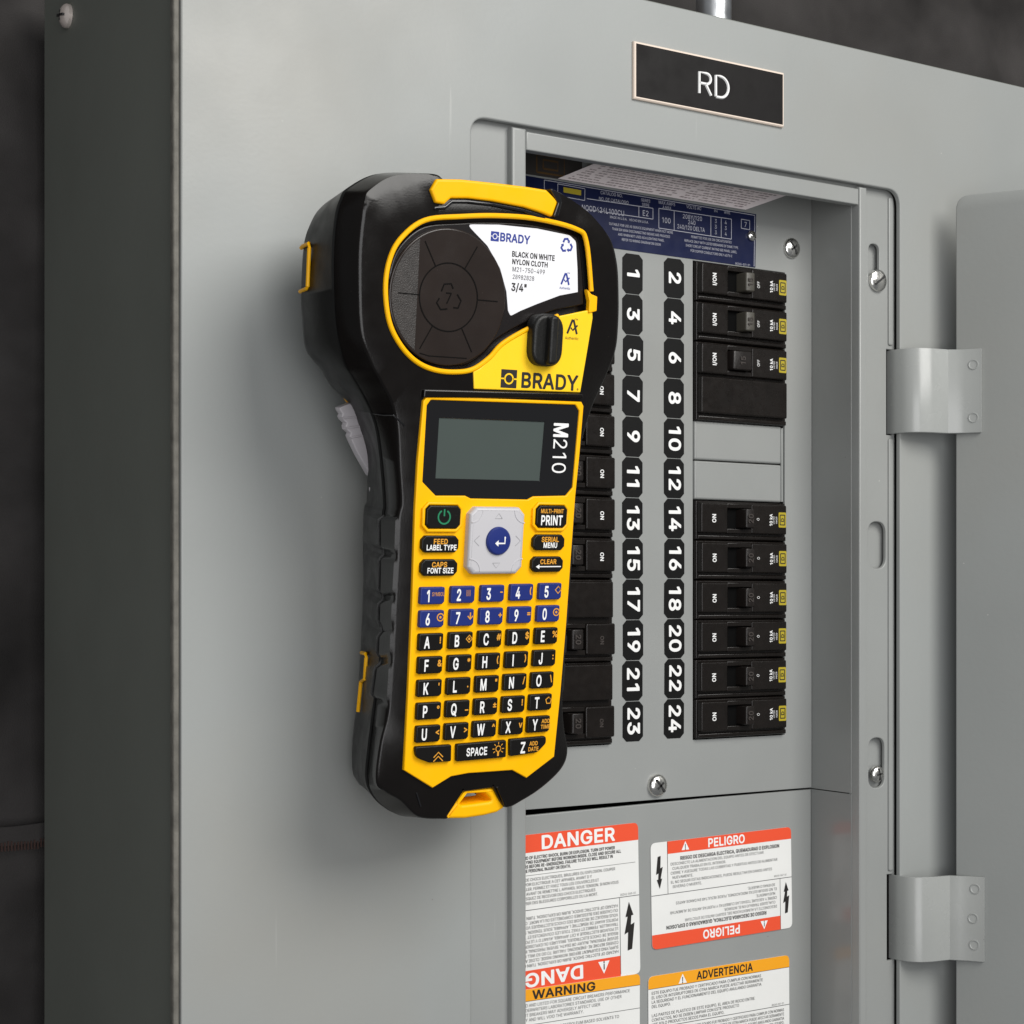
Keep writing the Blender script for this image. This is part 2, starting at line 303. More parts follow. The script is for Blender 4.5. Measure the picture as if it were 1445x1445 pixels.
    'C~255~214 223 201 236 186 245 171 252 152 256 133 258 103 254 76 242 53 224 50 220 35 197 24 165 20 128 24 91 35 58 37 54 52 33 75 12 104 1 133 -3 153 -2 169 2 187 9 201 19 211 28 214 32 224 45 232 62 236 80 204 80 200 68 195 57 179 40 169 34 157 30 146 27 133 26 112 29 93 38 74 54 63 72 54 97 52 125 54 157 62 182 74 201 92 216 111 225 131 228 146 227 157 224 169 220 178 215 189 204 195 197 200 186 204 174 236 174 232 193 224 209',
    'D~251~200 220 176 239 147 251 114 254 30 254 30 0 110 0 145 4 175 15 200 35 217 59 227 91 231 127 227 164 218 192 217 196;176 201 178 199 190 180 197 156 200 129 197 99 189 75 178 56 159 40 136 31 109 29 62 29 62 226 111 226 138 223 160 214',
    'E~209~186 254 30 254 30 0 188 0 188 29 62 29 62 114 178 114 178 143 62 143 62 226 186 226',
    'F~205~185 254 30 254 30 0 62 0 62 111 173 111 173 139 62 139 62 226 185 226',
    'G~260~205 232 201 236 187 245 169 252 154 256 131 258 102 254 74 242 52 222 35 197 24 165 20 128 24 90 35 58 50 35 53 31 75 13 103 1 133 -3 163 0 188 9 208 24 225 45 236 71 239 99 239 128 141 128 141 100 207 100 205 79 198 62 188 48 172 36 154 29 135 26 113 29 92 38 74 54 64 71 54 99 52 125 54 155 62 182 74 201 76 203 92 216 111 225 132 228 144 227 157 224 168 220 178 213 184 208 194 197 204 174 237 174 232 192 225 208 214 222',
    'H~258~228 254 196 254 196 144 62 144 62 254 30 254 30 0 62 0 62 116 196 116 196 0 228 0',
    'I~150~135 254 16 254 16 226 59 226 59 29 16 29 16 0 135 0 135 29 91 29 91 226 135 226',
    'J~198~168 254 136 254 136 72 133 52 124 37 109 28 92 25 75 28 60 38 52 52 49 72 49 86 17 86 17 72 19 50 26 31 39 15 53 5 72 -1 94 -3 113 -1 132 5 146 15 159 31 166 50 168 72',
    'K~233~224 254 182 254 87 152 62 121 62 254 30 254 30 0 62 0 62 83 99 122 186 0 224 0 122 144',
    'L~196~62 254 30 254 30 0 181 0 181 29 62 29',
    'M~314~284 254 238 254 176 94 165 61 158 36 139 95 76 254 30 254 30 0 61 0 61 167 60 183 60 219 66 202 72 179 80 162 85 145 143 0 171 0 234 161 253 218 253 182 252 166 252 0 284 0',
    'N~262~232 254 199 254 199 95 200 81 200 52 201 39 194 54 172 91 68 253 68 254 30 254 30 0 62 0 62 167 60 215 100 146 192 1 193 0 232 0',
    'O~267~216 222 192 242 164 254 134 258 103 254 76 242 52 222 35 197 24 165 20 128 23 98 24 90 35 58 52 33 75 12 103 1 132 -3 163 1 192 12 216 33 232 58 240 82 243 91 247 126 243 165 232 197;189 204 192 201 204 182 212 156 215 126 212 97 204 72 192 53 189 50 175 38 155 29 132 26 112 29 92 38 74 53 63 72 54 97 52 125 54 155 63 183 74 201 76 203 92 216 113 225 134 228 155 225 175 216',
    'P~222~184 230 166 244 144 252 119 254 30 254 30 0 62 0 62 93 119 93 144 96 166 104 181 115 184 117 194 132 202 154 204 173 202 194 195 215;158 212 167 201 171 188 172 172 171 160 167 147 158 135 149 128 133 123 117 121 62 121 62 226 117 226 133 224 148 219',
    'Q~267~216 222 192 242 164 254 134 258 103 254 76 242 52 222 35 197 24 165 20 128 23 98 24 90 35 58 52 33 75 12 103 1 132 -3 164 1 178 6 200 -24 234 -24 201 20 216 33 232 58 243 90 247 126 243 165 232 197;189 204 192 201 204 182 212 156 215 126 212 97 204 72 192 53 183 45 156 80 123 80 160 31 154 29 132 26 112 29 92 38 74 53 63 72 54 97 52 125 54 155 63 183 74 201 76 203 92 216 113 225 134 228 155 225 175 216',
    'R~224~184 231 167 244 145 252 120 254 30 254 30 0 62 0 62 99 123 100 177 0 214 0 156 105 157 106 166 109 184 121 195 136 202 154 205 175 202 198 195 217;158 213 167 202 171 190 173 177 171 162 167 150 159 140 149 133 135 129 119 128 62 128 62 226 117 226 133 224 149 220',
    'S~223~189 224 174 238 158 249 137 256 115 258 90 256 69 249 51 238 37 224 29 206 26 185 30 163 42 146 64 130 94 119 120 112 148 102 158 96 166 88 171 81 173 71 170 56 165 46 155 37 142 30 128 26 114 25 97 26 84 29 71 35 62 44 55 55 52 68 19 68 23 48 32 30 46 15 64 5 86 -2 110 -4 139 -2 162 5 179 16 193 32 201 50 204 70 202 85 197 99 190 109 179 119 168 126 156 132 131 140 106 147 85 154 74 160 64 168 60 176 58 187 59 199 64 209 73 218 84 224 97 228 110 229 134 227 151 219 163 206 169 189 200 189 197 208',
    'T~224~208 254 16 254 16 226 96 226 96 0 128 0 128 226 208 226',
    'U~259~229 254 196 254 196 88 194 72 188 57 180 45 165 34 149 28 130 26 110 28 94 34 81 43 70 57 64 72 62 88 62 254 30 254 30 86 33 63 42 40 58 22 77 8 102 -1 130 -4 157 -1 182 8 200 21 216 40 226 62 229 86',
    'V~240~231 254 197 254 134 73 121 27 107 73 42 254 8 254 102 0 139 0',
    'W~343~335 254 302 254 302 253 262 100 249 49 246 33 230 100 190 253 190 254 153 254 112 100 100 49 96 29 88 73 83 95 41 253 41 254 8 254 78 0 115 0 115 1 159 161 171 219 184 161 228 1 228 0 265 0',
    'X~237~223 254 187 254 136 181 119 152 102 181 52 254 15 254 100 130 9 0 46 0 90 64 113 98 119 109 134 84 191 0 228 0 138 131',
    'Y~236~228 254 191 254 190 253 140 172 127 148 119 130 111 147 97 171 46 253 46 254 8 254 102 104 102 0 134 0 134 104',
    'Z~219~198 254 20 254 20 226 162 226 135 190 21 23 21 0 200 0 200 29 103 29 57 28 67 40 84 63 198 231',
    '\\~125~36 266 7 266 7 265 89 -37 89 -38 117 -38',
    '^~163~99 246 65 246 13 139 44 139 81 219 82 219 83 218 120 139 150 139',
    '_~159~159 0 0 0 0 -28 159 -28',
    'c~198~164 168 153 178 142 184 130 189 105 192 80 189 58 180 40 164 28 146 20 122 17 95 20 66 28 43 40 25 43 21 58 8 80 -1 103 -4 117 -3 129 0 142 4 153 11 162 18 171 28 177 39 181 51 152 59 146 44 135 33 121 26 103 23 87 26 84 27 73 33 62 44 61 46 54 60 50 75 48 93 50 111 54 129 62 144 73 155 86 162 103 165 121 162 135 155 145 145 151 131 181 138 176 150 171 159',
    'e~202~161 169 147 180 133 187 118 191 102 192 77 188 58 180 40 164 28 145 20 121 17 94 20 67 28 42 40 24 58 8 81 -1 105 -4 125 -3 141 2 156 10 169 21 177 32 182 45 153 53 149 44 144 37 127 26 117 24 107 23 90 25 76 31 64 41 55 53 50 70 49 85 186 85 186 98 184 119 179 140 170 157;131 157 142 146 149 134 153 119 154 110 49 110 50 121 54 135 62 146 73 157 87 163 102 165 118 163',
    'h~205~162 173 148 184 132 190 113 192 95 189 76 181 62 166 57 156 57 254 26 254 26 0 57 0 57 115 58 129 63 141 70 150 80 159 92 163 104 165 124 160 136 152 145 137 148 119 148 0 179 0 179 121 177 140 170 160',
    'i~83~57 190 26 190 26 0 57 0;58 255 50 260 42 262 34 260 27 256 22 249 21 243 22 234 26 228 34 223 42 221 50 223 57 227 62 234 63 241 62 249',
    'k~190~180 190 142 190 60 106 57 106 57 254 26 254 26 0 57 0 57 70 77 89 147 0 186 0 100 108',
    'n~205~160 173 147 184 132 190 113 192 95 189 76 181 62 166 56 154 56 190 26 190 26 0 57 0 57 115 58 129 63 141 70 150 80 159 92 163 104 165 124 160 136 152 145 137 148 119 148 0 179 0 179 121 176 142 170 160',
    't~114~63 236 32 236 32 190 3 190 3 164 32 164 32 45 36 26 47 10 62 1 83 -2 97 -1 107 1 101 27 86 25 75 26 68 31 64 38 63 48 63 164 102 164 102 190 63 190',
    'u~205~179 190 148 190 148 75 146 61 142 48 132 36 125 31 112 27 101 25 82 28 69 36 68 37 60 52 57 71 57 190 26 190 26 68 28 47 35 29 44 16 57 5 73 -1 90 -3 111 0 129 8 143 23 149 35 149 0 179 0',
    'v~195~186 190 152 190 113 81 97 30 82 80 42 190 9 190 81 0 113 0',
    '|~115~71 336 44 336 44 -82 71 -82',
    '®~231~187 228 171 241 154 250 136 256 117 258 96 256 77 250 60 241 48 230 33 214 24 197 18 178 16 159 18 139 24 120 33 103 44 90 60 76 77 67 96 61 115 59 136 61 154 67 171 76 185 87 198 103 207 120 213 139 215 157 213 178 207 197 198 214;168 213 181 196 188 178 191 159 188 139 181 121 170 106 154 93 136 86 117 83 97 86 80 92 64 104 50 122 43 139 40 157 44 179 51 196 62 211 78 224 96 231 115 234 135 231 152 225;147 196 145 198 133 204 81 204 81 113 101 113 101 144 120 144 137 113 159 113 141 148 151 158 154 167 156 175 155 184 151 191;129 186 132 182 133 174 132 168 129 163 124 160 119 159 101 159 101 189 120 189',
    '°~158~121 239 108 249 94 254 80 256 64 254 50 249 40 241 28 227 23 214 22 201 23 183 29 170 38 159 51 148 64 143 77 142 94 143 108 149 119 157 129 170 134 184 136 198 134 214 129 228;101 222 107 215 110 207 111 200 110 190 107 183 102 177 95 171 89 168 80 167 69 168 63 171 58 175 52 182 48 190 47 198 48 207 52 215 56 220 63 226 71 230 78 231 88 230',
    '±~227~194 40 33 40 33 12 194 12;194 141 128 141 128 191 99 191 99 141 33 141 33 112 99 112 99 62 128 62 128 112 194 112',
))
FONT_BOLD = '\n'.join((
    ' ~94~',
    '!~110~75 44 72 47 63 53 50 55 37 54 27 47 23 44 17 34 14 20 17 7 23 -3 27 -6 35 -12 48 -14 63 -12 72 -6 75 -3 81 7 84 20 81 34;76 261 72 264 68 266 32 266 27 265 25 264 22 260 20 256 22 80 23 75 24 73 28 70 32 68 66 68 71 70 74 74 76 78 78 254 77 259',
    '"~172~78 261 74 264 70 266 35 266 29 264 26 261 24 259 23 251 27 159 28 153 32 150 34 148 39 147 66 147 71 150 75 154 76 162 80 251 80 256;134 261 131 264 127 266 93 266 87 264 84 261 82 259 81 250 84 159 86 153 89 150 91 148 96 147 124 147 129 150 133 154 134 163 137 250 137 256',
    '#~232~198 261 194 264 188 266 163 266 158 265 156 264 152 260 151 255 141 196 102 196 111 251 111 254 110 259 106 264 101 266 73 266 68 265 64 261 61 255 52 196 22 196 17 194 14 190 12 185 8 159 8 155 10 151 14 148 18 146 44 146 38 108 9 108 4 107 2 106 -2 102 -3 98 -7 70 -6 64 -2 60 0 59 5 58 29 58 20 1 22 -6 26 -10 32 -12 57 -12 63 -10 66 -7 69 -1 79 58 118 58 109 3 109 0 110 -5 114 -10 119 -12 147 -12 152 -11 156 -7 159 -1 168 58 198 58 203 60 206 64 208 69 212 95 212 99 210 103 206 106 202 108 176 108 182 146 211 146 216 147 218 148 222 152 223 156 227 181 227 186 226 190 222 194 220 195 215 196 191 196 200 253 200 257;133 146 127 108 87 108 93 146',
    '$~235~132 299 128 302 122 304 101 304 96 303 94 302 90 298 89 294 89 268 63 260 44 248 28 231 18 209 14 187 19 158 33 139 37 135 58 120 89 108 89 40 87 40 78 45 72 51 66 59 64 71 62 75 58 78 52 80 19 80 14 79 12 78 8 73 7 67 12 43 22 23 39 5 59 -6 82 -14 89 -14 89 -37 90 -42 92 -44 95 -48 101 -49 122 -49 127 -48 129 -46 132 -43 134 -39 134 -14 143 -14 167 -6 187 7 191 11 204 26 212 44 213 49 216 68 214 86 212 93 208 105 199 116 186 128 174 136 161 143 134 152 134 214 144 209 152 200 158 184 162 180 166 178 169 177 203 178 207 180 210 182 212 186 212 190 208 211 199 231 182 248 164 260 140 268 134 268 134 292 133 297;155 83 160 77 161 68 160 61 156 53 148 47 138 41 134 40 134 94 144 91 151 86;89 213 89 166 80 170 74 175 71 181 70 188 71 196 74 202 80 208',
    '%~350~298 104 285 114 271 122 253 124 238 123 231 122 217 116 203 104 195 90 190 78 188 61 188 45 190 31 196 15 203 4 216 -8 220 -10 235 -15 250 -17 266 -15 284 -8 299 5 306 16 311 31 312 46 312 62 310 77 306 91;280 261 276 264 272 266 241 266 235 264 231 261 56 6 54 2 54 -2 56 -6 59 -10 61 -11 66 -12 95 -12 101 -10 105 -7 280 248 282 254 281 259;256 77 259 74 261 68 262 61 262 41 259 33 256 31 251 29 245 31 242 34 240 39 238 48 238 60 240 68 242 73 243 75 245 77 250 78;135 250 122 260 108 268 101 269 86 270 71 269 66 267 53 260 41 249 32 238 28 224 25 207 25 193 27 177 32 164 40 150 44 146 54 138 68 132 89 129 108 132 122 140 135 150 143 163 148 178 150 193 150 207 148 223 143 237;93 223 96 220 98 214 100 206 100 194 99 187 96 180 93 177 89 176 82 177 79 179 76 187 76 207 77 214 79 220 82 223 87 224',
    '&~236~156 247 152 251 139 260 121 266 101 269 81 267 63 260 48 251 36 236 34 233 28 216 26 200 27 183 33 168 40 155 51 139 36 128 30 122 22 113 14 101 7 84 5 66 8 45 16 25 32 7 51 -5 73 -13 100 -15 120 -14 139 -9 159 2 163 4 175 -10 180 -12 221 -12 226 -10 230 -5 231 0 230 6 198 44 203 53 209 66 214 86 216 111 216 115 214 119 210 122 204 124 174 124 168 122 164 119 162 115 161 96 160 91 127 130 135 136 156 155 168 175 173 188 174 203 172 220 164 236;84 100 127 48 129 45 121 41 109 37 96 35 85 37 77 40 70 44 65 50 62 58 60 65 61 73 65 80 72 89;115 214 118 209 119 202 118 197 117 193 108 184 93 172 80 194 80 198 80 204 84 210 86 213 89 216 100 218 109 216',
    "'~115~78 261 74 264 70 266 35 266 29 264 26 261 24 259 23 251 27 159 28 153 32 150 34 148 39 147 66 147 71 150 75 154 76 162 80 251 80 256",
    '(~149~128 277 124 280 120 282 88 282 82 280 77 275 64 250 56 227 46 196 38 165 34 135 33 101 35 68 36 62 44 24 58 -15 77 -53 81 -58 86 -60 120 -60 125 -58 128 -54 130 -50 129 -43 116 -16 105 12 98 36 92 60 89 79 88 100 89 129 92 154 98 182 106 210 130 267 130 272',
    ')~149~58 277 54 280 50 282 19 282 14 281 12 280 8 276 7 272 7 268 8 264 20 237 29 212 38 182 44 155 48 129 49 106 48 81 46 61 40 37 32 13 7 -46 7 -50 10 -55 13 -58 17 -60 50 -60 54 -58 58 -55 78 -15 92 21 101 64 104 102 103 133 98 163 92 195 82 227 71 251',
    '*~239~179 236 174 240 169 241 166 240 136 222 137 251 136 257 134 261 132 264 130 265 125 266 99 266 95 264 92 261 90 259 89 254 90 222 62 240 55 241 50 238 46 234 34 213 33 208 34 205 36 201 40 197 67 183 40 169 36 165 34 163 33 158 34 153 47 129 52 125 57 124 60 124 90 143 89 114 90 108 92 104 94 102 96 100 101 99 127 99 131 100 134 104 136 106 137 111 136 143 164 125 171 124 176 126 180 132 192 153 193 158 192 161 190 165 186 169 159 183 186 197 190 201 192 203 193 208 192 213',
    '+~239~138 189 134 192 128 194 97 194 93 192 90 189 88 187 87 182 87 125 29 125 24 122 20 119 19 115 19 84 22 79 25 76 31 74 87 74 87 15 90 10 93 6 97 5 130 5 135 8 138 11 140 17 140 74 197 74 202 76 206 80 207 84 207 115 204 120 201 124 195 125 140 125 140 182 139 187',
    ',~106~78 43 74 46 70 48 34 48 28 46 24 42 22 37 7 -59 8 -66 13 -70 19 -72 44 -72 49 -70 52 -66 80 33 80 38',
    '-~239~178 129 174 132 168 134 54 134 50 132 48 129 45 124 46 91 48 87 50 84 52 83 57 82 171 82 175 84 178 87 180 92 180 122 179 127',
    '.~106~74 44 71 47 61 53 49 55 36 54 24 47 21 44 15 34 13 21 15 7 21 -3 24 -6 34 -12 47 -14 61 -12 71 -6 74 -3 80 7 83 20 80 34',
    '/~137~126 273 123 276 119 278 89 278 84 277 82 276 78 270 -5 -35 -5 -40 -4 -44 0 -48 2 -49 7 -50 38 -50 43 -48 47 -42 128 261 129 268',
    '0~239~175 245 166 253 146 264 140 266 112 270 84 266 60 253 53 247 38 229 24 202 15 168 12 128 15 86 22 54 38 24 58 2 82 -11 86 -12 114 -15 141 -12 147 -10 167 1 174 7 190 25 203 52 212 86 215 126 212 168 203 202 190 229;137 209 146 197 154 179 158 156 160 129 158 99 154 75 146 58 137 46 127 40 112 37 101 39 90 46 80 58 73 76 68 101 67 131 68 156 73 178 80 197 90 209 101 216 112 218 126 216',
    '1~213~148 261 144 264 138 266 99 266 94 265 37 223 32 219 31 215 31 177 34 172 37 168 41 167 45 167 49 168 94 201 94 0 95 -5 96 -7 100 -10 104 -12 140 -12 145 -10 148 -6 150 -2 150 254 149 259',
    '2~239~180 243 176 247 157 259 136 267 111 270 88 266 66 258 48 247 45 243 32 227 24 205 21 182 22 175 26 172 28 170 33 169 64 169 70 170 74 174 75 176 76 183 77 193 79 200 80 202 92 214 101 216 112 218 122 216 132 213 138 209 144 203 147 195 148 185 147 176 144 169 132 148 108 121 22 30 20 24 20 -2 22 -7 26 -10 32 -12 195 -12 201 -10 206 -6 207 0 207 30 204 35 200 39 195 40 102 40 142 83 178 122 190 139 196 154 201 169 203 185 200 206 192 229',
    '3~239~196 261 192 264 186 266 35 266 29 264 24 260 23 254 23 224 26 219 30 215 35 214 119 214 68 156 66 150 66 122 68 117 72 114 76 112 102 112 117 110 133 106 141 100 147 93 152 83 153 72 152 62 147 53 141 46 133 41 123 38 107 37 97 38 88 41 78 45 73 51 68 58 67 67 66 72 62 76 60 77 55 78 22 78 17 77 15 76 11 71 10 66 10 63 15 41 23 25 26 22 42 6 60 -5 83 -12 88 -13 110 -15 135 -13 160 -4 179 8 196 27 205 46 206 50 208 73 206 94 205 98 194 118 179 137 159 149 136 155 196 224 198 230 198 254 197 259',
    '4~239~164 261 161 264 157 266 123 266 117 264 113 261 10 85 8 79 8 51 10 46 13 44 17 42 129 41 129 -2 130 -6 134 -10 136 -11 141 -12 171 -12 176 -11 178 -10 182 -6 183 0 183 41 210 42 214 44 216 46 219 51 219 81 218 86 216 88 213 92 209 93 183 93 183 159 182 165 177 170 171 171 139 171 135 170 132 166 130 164 129 159 129 93 74 93 165 248 167 254 166 259',
    '5~239~192 261 189 264 183 266 48 266 42 264 38 261 37 259 36 255 22 127 24 120 27 116 32 114 64 111 69 112 79 118 89 123 98 125 107 126 121 125 131 120 138 115 146 105 150 94 152 82 150 68 146 57 141 50 131 42 122 38 111 37 100 38 92 41 84 46 79 51 75 59 72 71 68 74 66 76 61 77 30 77 24 76 20 72 18 68 18 64 21 46 22 42 30 24 47 6 66 -5 86 -12 90 -13 112 -15 137 -12 160 -2 177 11 183 17 196 34 205 56 207 81 206 102 200 121 192 136 182 149 167 164 152 171 134 177 116 179 103 178 97 178 81 172 86 214 183 214 188 215 190 216 194 220 195 226 195 254 194 259',
    '6~239~170 261 167 264 161 266 126 266 120 264 116 261 62 180 40 148 29 124 22 104 20 82 22 57 24 52 32 31 45 14 64 -2 88 -12 112 -15 136 -13 141 -12 161 -4 177 10 194 29 204 53 206 78 204 102 196 124 194 127 183 142 179 146 164 158 141 167 116 169 172 248 173 254 172 259;139 110 146 101 150 91 152 81 150 67 146 56 140 48 133 41 124 38 113 36 102 38 93 41 86 48 80 56 76 67 74 79 76 91 80 102 85 109 93 116 104 120 113 121 124 120 133 116',
    '7~239~204 261 201 264 195 266 31 266 25 264 20 260 19 254 19 224 22 219 26 215 31 214 144 214 37 5 36 0 37 -5 38 -7 42 -10 48 -12 82 -12 88 -10 93 -5 206 219 207 224 207 254 206 259',
    '8~239~180 245 176 249 159 260 137 268 114 270 93 268 89 268 69 260 52 250 46 245 36 232 34 229 26 212 23 193 23 187 26 171 27 166 36 148 49 134 44 130 30 117 23 104 16 86 14 69 14 65 18 45 28 24 43 7 64 -5 85 -12 91 -13 114 -15 140 -12 163 -5 183 7 198 24 209 43 212 67 211 81 210 86 205 103 196 117 183 131 177 134 190 147 192 151 200 168 203 189 200 210 198 215 192 231;145 95 150 88 155 80 156 71 156 62 152 53 150 51 145 46 138 42 127 38 115 37 99 38 88 41 80 46 74 52 70 62 70 71 71 80 76 88 81 95 90 100 100 104 113 106 126 104 136 100;139 209 144 204 146 197 148 187 146 179 144 172 138 166 131 160 124 158 114 157 102 158 93 162 87 166 82 171 80 179 78 187 80 197 83 205 87 209 93 213 102 217 111 218 121 218 132 214',
    '9~239~181 240 176 246 159 258 137 267 114 270 110 270 88 266 65 258 49 245 45 241 31 222 22 200 20 177 22 152 30 128 42 113 47 109 63 96 84 88 109 85 54 6 53 0 54 -5 56 -7 60 -11 65 -12 100 -12 105 -11 107 -10 111 -5 166 75 187 110 197 130 204 151 206 174 204 198 203 203 194 223;141 207 146 198 150 188 152 175 150 163 146 153 139 144 132 139 124 135 115 134 102 135 93 140 85 146 80 153 76 164 75 174 76 188 80 199 85 206 93 212 102 216 113 218 124 216 134 212',
    ':~106~74 44 71 47 61 53 49 55 36 54 24 47 21 44 15 34 13 21 15 7 21 -3 24 -6 34 -12 47 -14 61 -12 71 -6 74 -3 80 7 83 20 80 34;74 181 71 184 61 190 48 193 34 190 24 184 21 180 15 172 13 159 14 146 21 136 24 132 34 126 48 123 61 126 71 132 74 135 80 144 83 158 80 172',
    '<~239~204 199 201 202 197 204 194 204 189 203 28 121 24 117 21 112 21 89 22 83 28 78 189 -3 194 -4 200 -2 204 2 206 8 206 40 205 45 204 47 201 50 196 52 98 99 201 148 204 152 206 158 206 192 205 197',
    '=~239~200 84 197 88 191 89 34 89 29 86 26 83 24 79 24 46 26 42 29 38 31 37 36 36 193 36 198 38 202 42 203 46 203 77 202 82;200 158 197 162 191 163 34 163 29 160 26 157 24 153 24 120 26 116 29 112 31 111 36 110 193 110 198 112 202 116 203 120 203 151 202 156',
    '>~239~202 117 198 121 192 124 37 203 32 204 26 202 22 198 20 192 20 158 21 153 22 151 25 148 29 146 128 99 25 50 22 46 20 40 20 8 22 2 25 -2 27 -3 32 -4 37 -3 198 78 204 83 205 89 205 110 204 115',
    '@~350~291 210 268 230 241 246 210 255 175 258 137 255 105 246 78 232 55 214 51 210 34 188 20 160 11 127 8 89 11 51 20 18 32 -10 50 -32 55 -36 78 -54 103 -66 108 -69 141 -77 179 -80 208 -77 235 -72 256 -64 262 -60 264 -55 264 -49 256 -25 254 -22 250 -18 245 -17 242 -17 226 -22 204 -28 180 -31 153 -28 127 -23 108 -13 92 0 78 16 69 35 68 40 63 61 61 87 63 116 68 140 78 161 90 177 108 192 126 201 148 207 172 209 199 207 220 201 238 191 252 179 264 164 272 145 277 127 279 105 278 82 276 66 273 53 269 46 265 43 259 42 255 42 254 42 252 45 250 49 249 167 248 172 246 174 243 178 237 179 208 179 204 178 201 174 197 177 183 182 166 184 143 180 123 172 108 160 104 156 92 138 85 116 82 92 84 66 90 46 92 42 102 24 118 8 139 -2 162 -6 183 -4 200 4 209 12 213 8 223 2 237 -4 259 -7 281 -3 296 4 310 18 318 33 324 50 328 68 330 106 327 137 319 164 308 189;190 126 195 119 198 108 199 94 198 76 195 63 190 55 188 52 185 49 177 46 164 44 155 46 147 50 144 53 141 56 136 67 134 79 133 94 134 105 136 113 142 123 146 127 148 129 155 132 165 134 177 133 184 130',
    'A~252~148 261 144 264 138 266 101 266 95 264 90 259 -4 3 -4 0 -3 -5 -2 -7 2 -10 8 -12 43 -12 48 -11 50 -10 54 -4 76 59 164 59 187 -4 191 -10 193 -11 198 -12 231 -12 237 -10 242 -6 243 0 241 7 149 258;119 187 145 111 94 111',
    'B~240~190 242 187 245 168 256 148 264 143 264 122 266 30 266 24 264 20 260 18 254 18 0 20 -6 24 -10 30 -12 125 -12 153 -10 177 -2 181 0 196 10 210 27 218 44 219 49 221 69 219 88 212 106 210 109 202 120 189 132 186 134 197 143 204 156 210 170 211 188 208 210 200 227;154 94 160 86 162 84 164 77 166 70 164 58 157 49 145 43 143 42 123 41 74 41 74 103 126 103 137 102 148 98;148 205 154 196 156 187 154 177 152 170 146 164 140 160 130 156 120 155 74 155 74 214 120 214 137 212',
    'C~267~224 231 208 246 192 256 178 262 173 264 155 268 133 270 100 266 71 254 65 249 42 230 24 201 12 167 8 128 12 89 24 52 42 25 68 2 73 0 102 -11 133 -15 156 -14 173 -10 193 -2 208 10 218 18 224 24 234 38 243 57 248 80 248 83 246 87 242 90 236 92 204 92 198 90 193 85 189 73 186 65 180 57 171 49 163 44 154 41 144 39 134 38 115 40 98 48 84 61 74 78 66 99 64 125 66 155 73 177 85 195 99 206 115 214 133 216 144 215 154 213 165 209 172 204 185 191 189 181 193 169 197 164 199 163 204 162 236 162 242 164 246 168 248 174 244 196 234 215',
    'D~263~210 228 206 231 182 250 149 263 114 266 30 266 24 264 20 261 19 259 18 254 18 0 20 -6 23 -10 25 -11 30 -12 110 -12 147 -8 181 4 205 24 209 28 228 54 239 88 243 127 239 167 230 196 228 202;167 193 178 177 180 173 185 154 188 129 185 101 178 80 168 63 153 50 133 43 109 41 74 41 74 214 111 214 134 212 154 204',
    'E~221~196 261 192 264 186 266 30 266 24 264 20 260 18 254 18 0 20 -6 24 -10 30 -12 188 -12 194 -10 198 -6 200 0 200 31 198 36 193 40 188 41 74 41 74 102 178 102 183 103 185 104 188 108 190 114 190 145 188 150 183 154 178 155 74 155 74 214 186 214 191 215 193 216 196 220 198 226 198 254 197 259',
    'F~217~194 261 191 264 185 266 30 266 24 264 20 260 18 254 18 0 20 -6 24 -10 30 -12 64 -12 69 -10 73 -5 74 0 74 99 173 99 178 100 180 102 184 105 185 109 185 141 182 146 178 150 173 151 74 151 74 214 185 214 190 215 192 216 196 220 197 226 197 254 196 259',
    'G~272~214 239 209 245 193 256 172 264 155 268 133 270 101 266 96 265 67 252 42 230 24 203 12 168 12 161 8 126 12 88 24 54 42 25 69 2 96 -10 101 -11 133 -15 165 -12 192 -2 195 0 215 15 220 19 236 39 248 68 251 99 251 130 248 135 244 139 239 140 141 140 135 138 132 135 130 133 129 128 129 100 130 94 134 90 136 89 141 88 194 88 193 83 188 68 179 56 166 46 152 40 134 38 115 40 98 48 83 62 74 78 66 99 64 125 66 155 73 177 85 195 99 206 115 214 133 216 144 215 154 213 163 209 177 198 184 191 193 169 197 164 199 163 204 162 237 162 242 163 244 164 248 169 249 174 243 197 234 215 224 229',
    'H~270~238 261 234 264 230 266 196 266 190 264 186 260 184 254 184 156 74 156 74 254 72 260 68 264 62 266 28 266 24 264 20 261 19 259 18 254 18 0 20 -6 23 -10 25 -11 30 -12 62 -12 68 -10 72 -7 73 -5 74 0 74 104 184 104 184 0 185 -5 186 -7 190 -10 196 -12 230 -12 234 -10 238 -7 239 -5 240 0 240 254 239 259',
    'I~162~144 261 141 264 135 266 16 266 10 264 6 261 5 259 4 254 4 226 5 221 6 219 10 216 14 214 47 214 47 41 14 41 10 40 6 36 5 34 4 29 4 0 6 -6 9 -10 11 -11 16 -12 135 -12 141 -10 144 -7 146 -5 147 0 147 29 146 34 144 36 141 40 137 41 103 41 103 214 137 214 141 216 144 219 146 221 147 226 147 254 146 259',
    'J~210~178 261 174 264 170 266 136 266 131 265 129 264 126 261 124 257 124 73 122 56 115 45 105 39 94 37 80 39 70 45 63 57 61 73 60 89 58 93 54 97 49 98 15 98 10 96 6 91 5 86 5 72 7 49 15 27 28 10 32 6 49 -6 67 -12 72 -13 94 -15 117 -12 137 -6 142 -2 153 6 158 10 170 27 178 48 180 72 180 254 179 259',
    'K~245~234 261 230 264 224 266 182 266 176 264 169 258 74 155 74 254 72 260 68 264 62 266 28 266 24 264 20 261 19 259 18 254 18 0 20 -6 23 -10 25 -11 30 -12 62 -12 68 -10 72 -6 74 0 74 79 98 104 175 -6 179 -10 181 -11 186 -12 224 -12 230 -10 234 -7 235 -5 236 0 234 6 137 143 234 247 235 249 236 254 235 259',
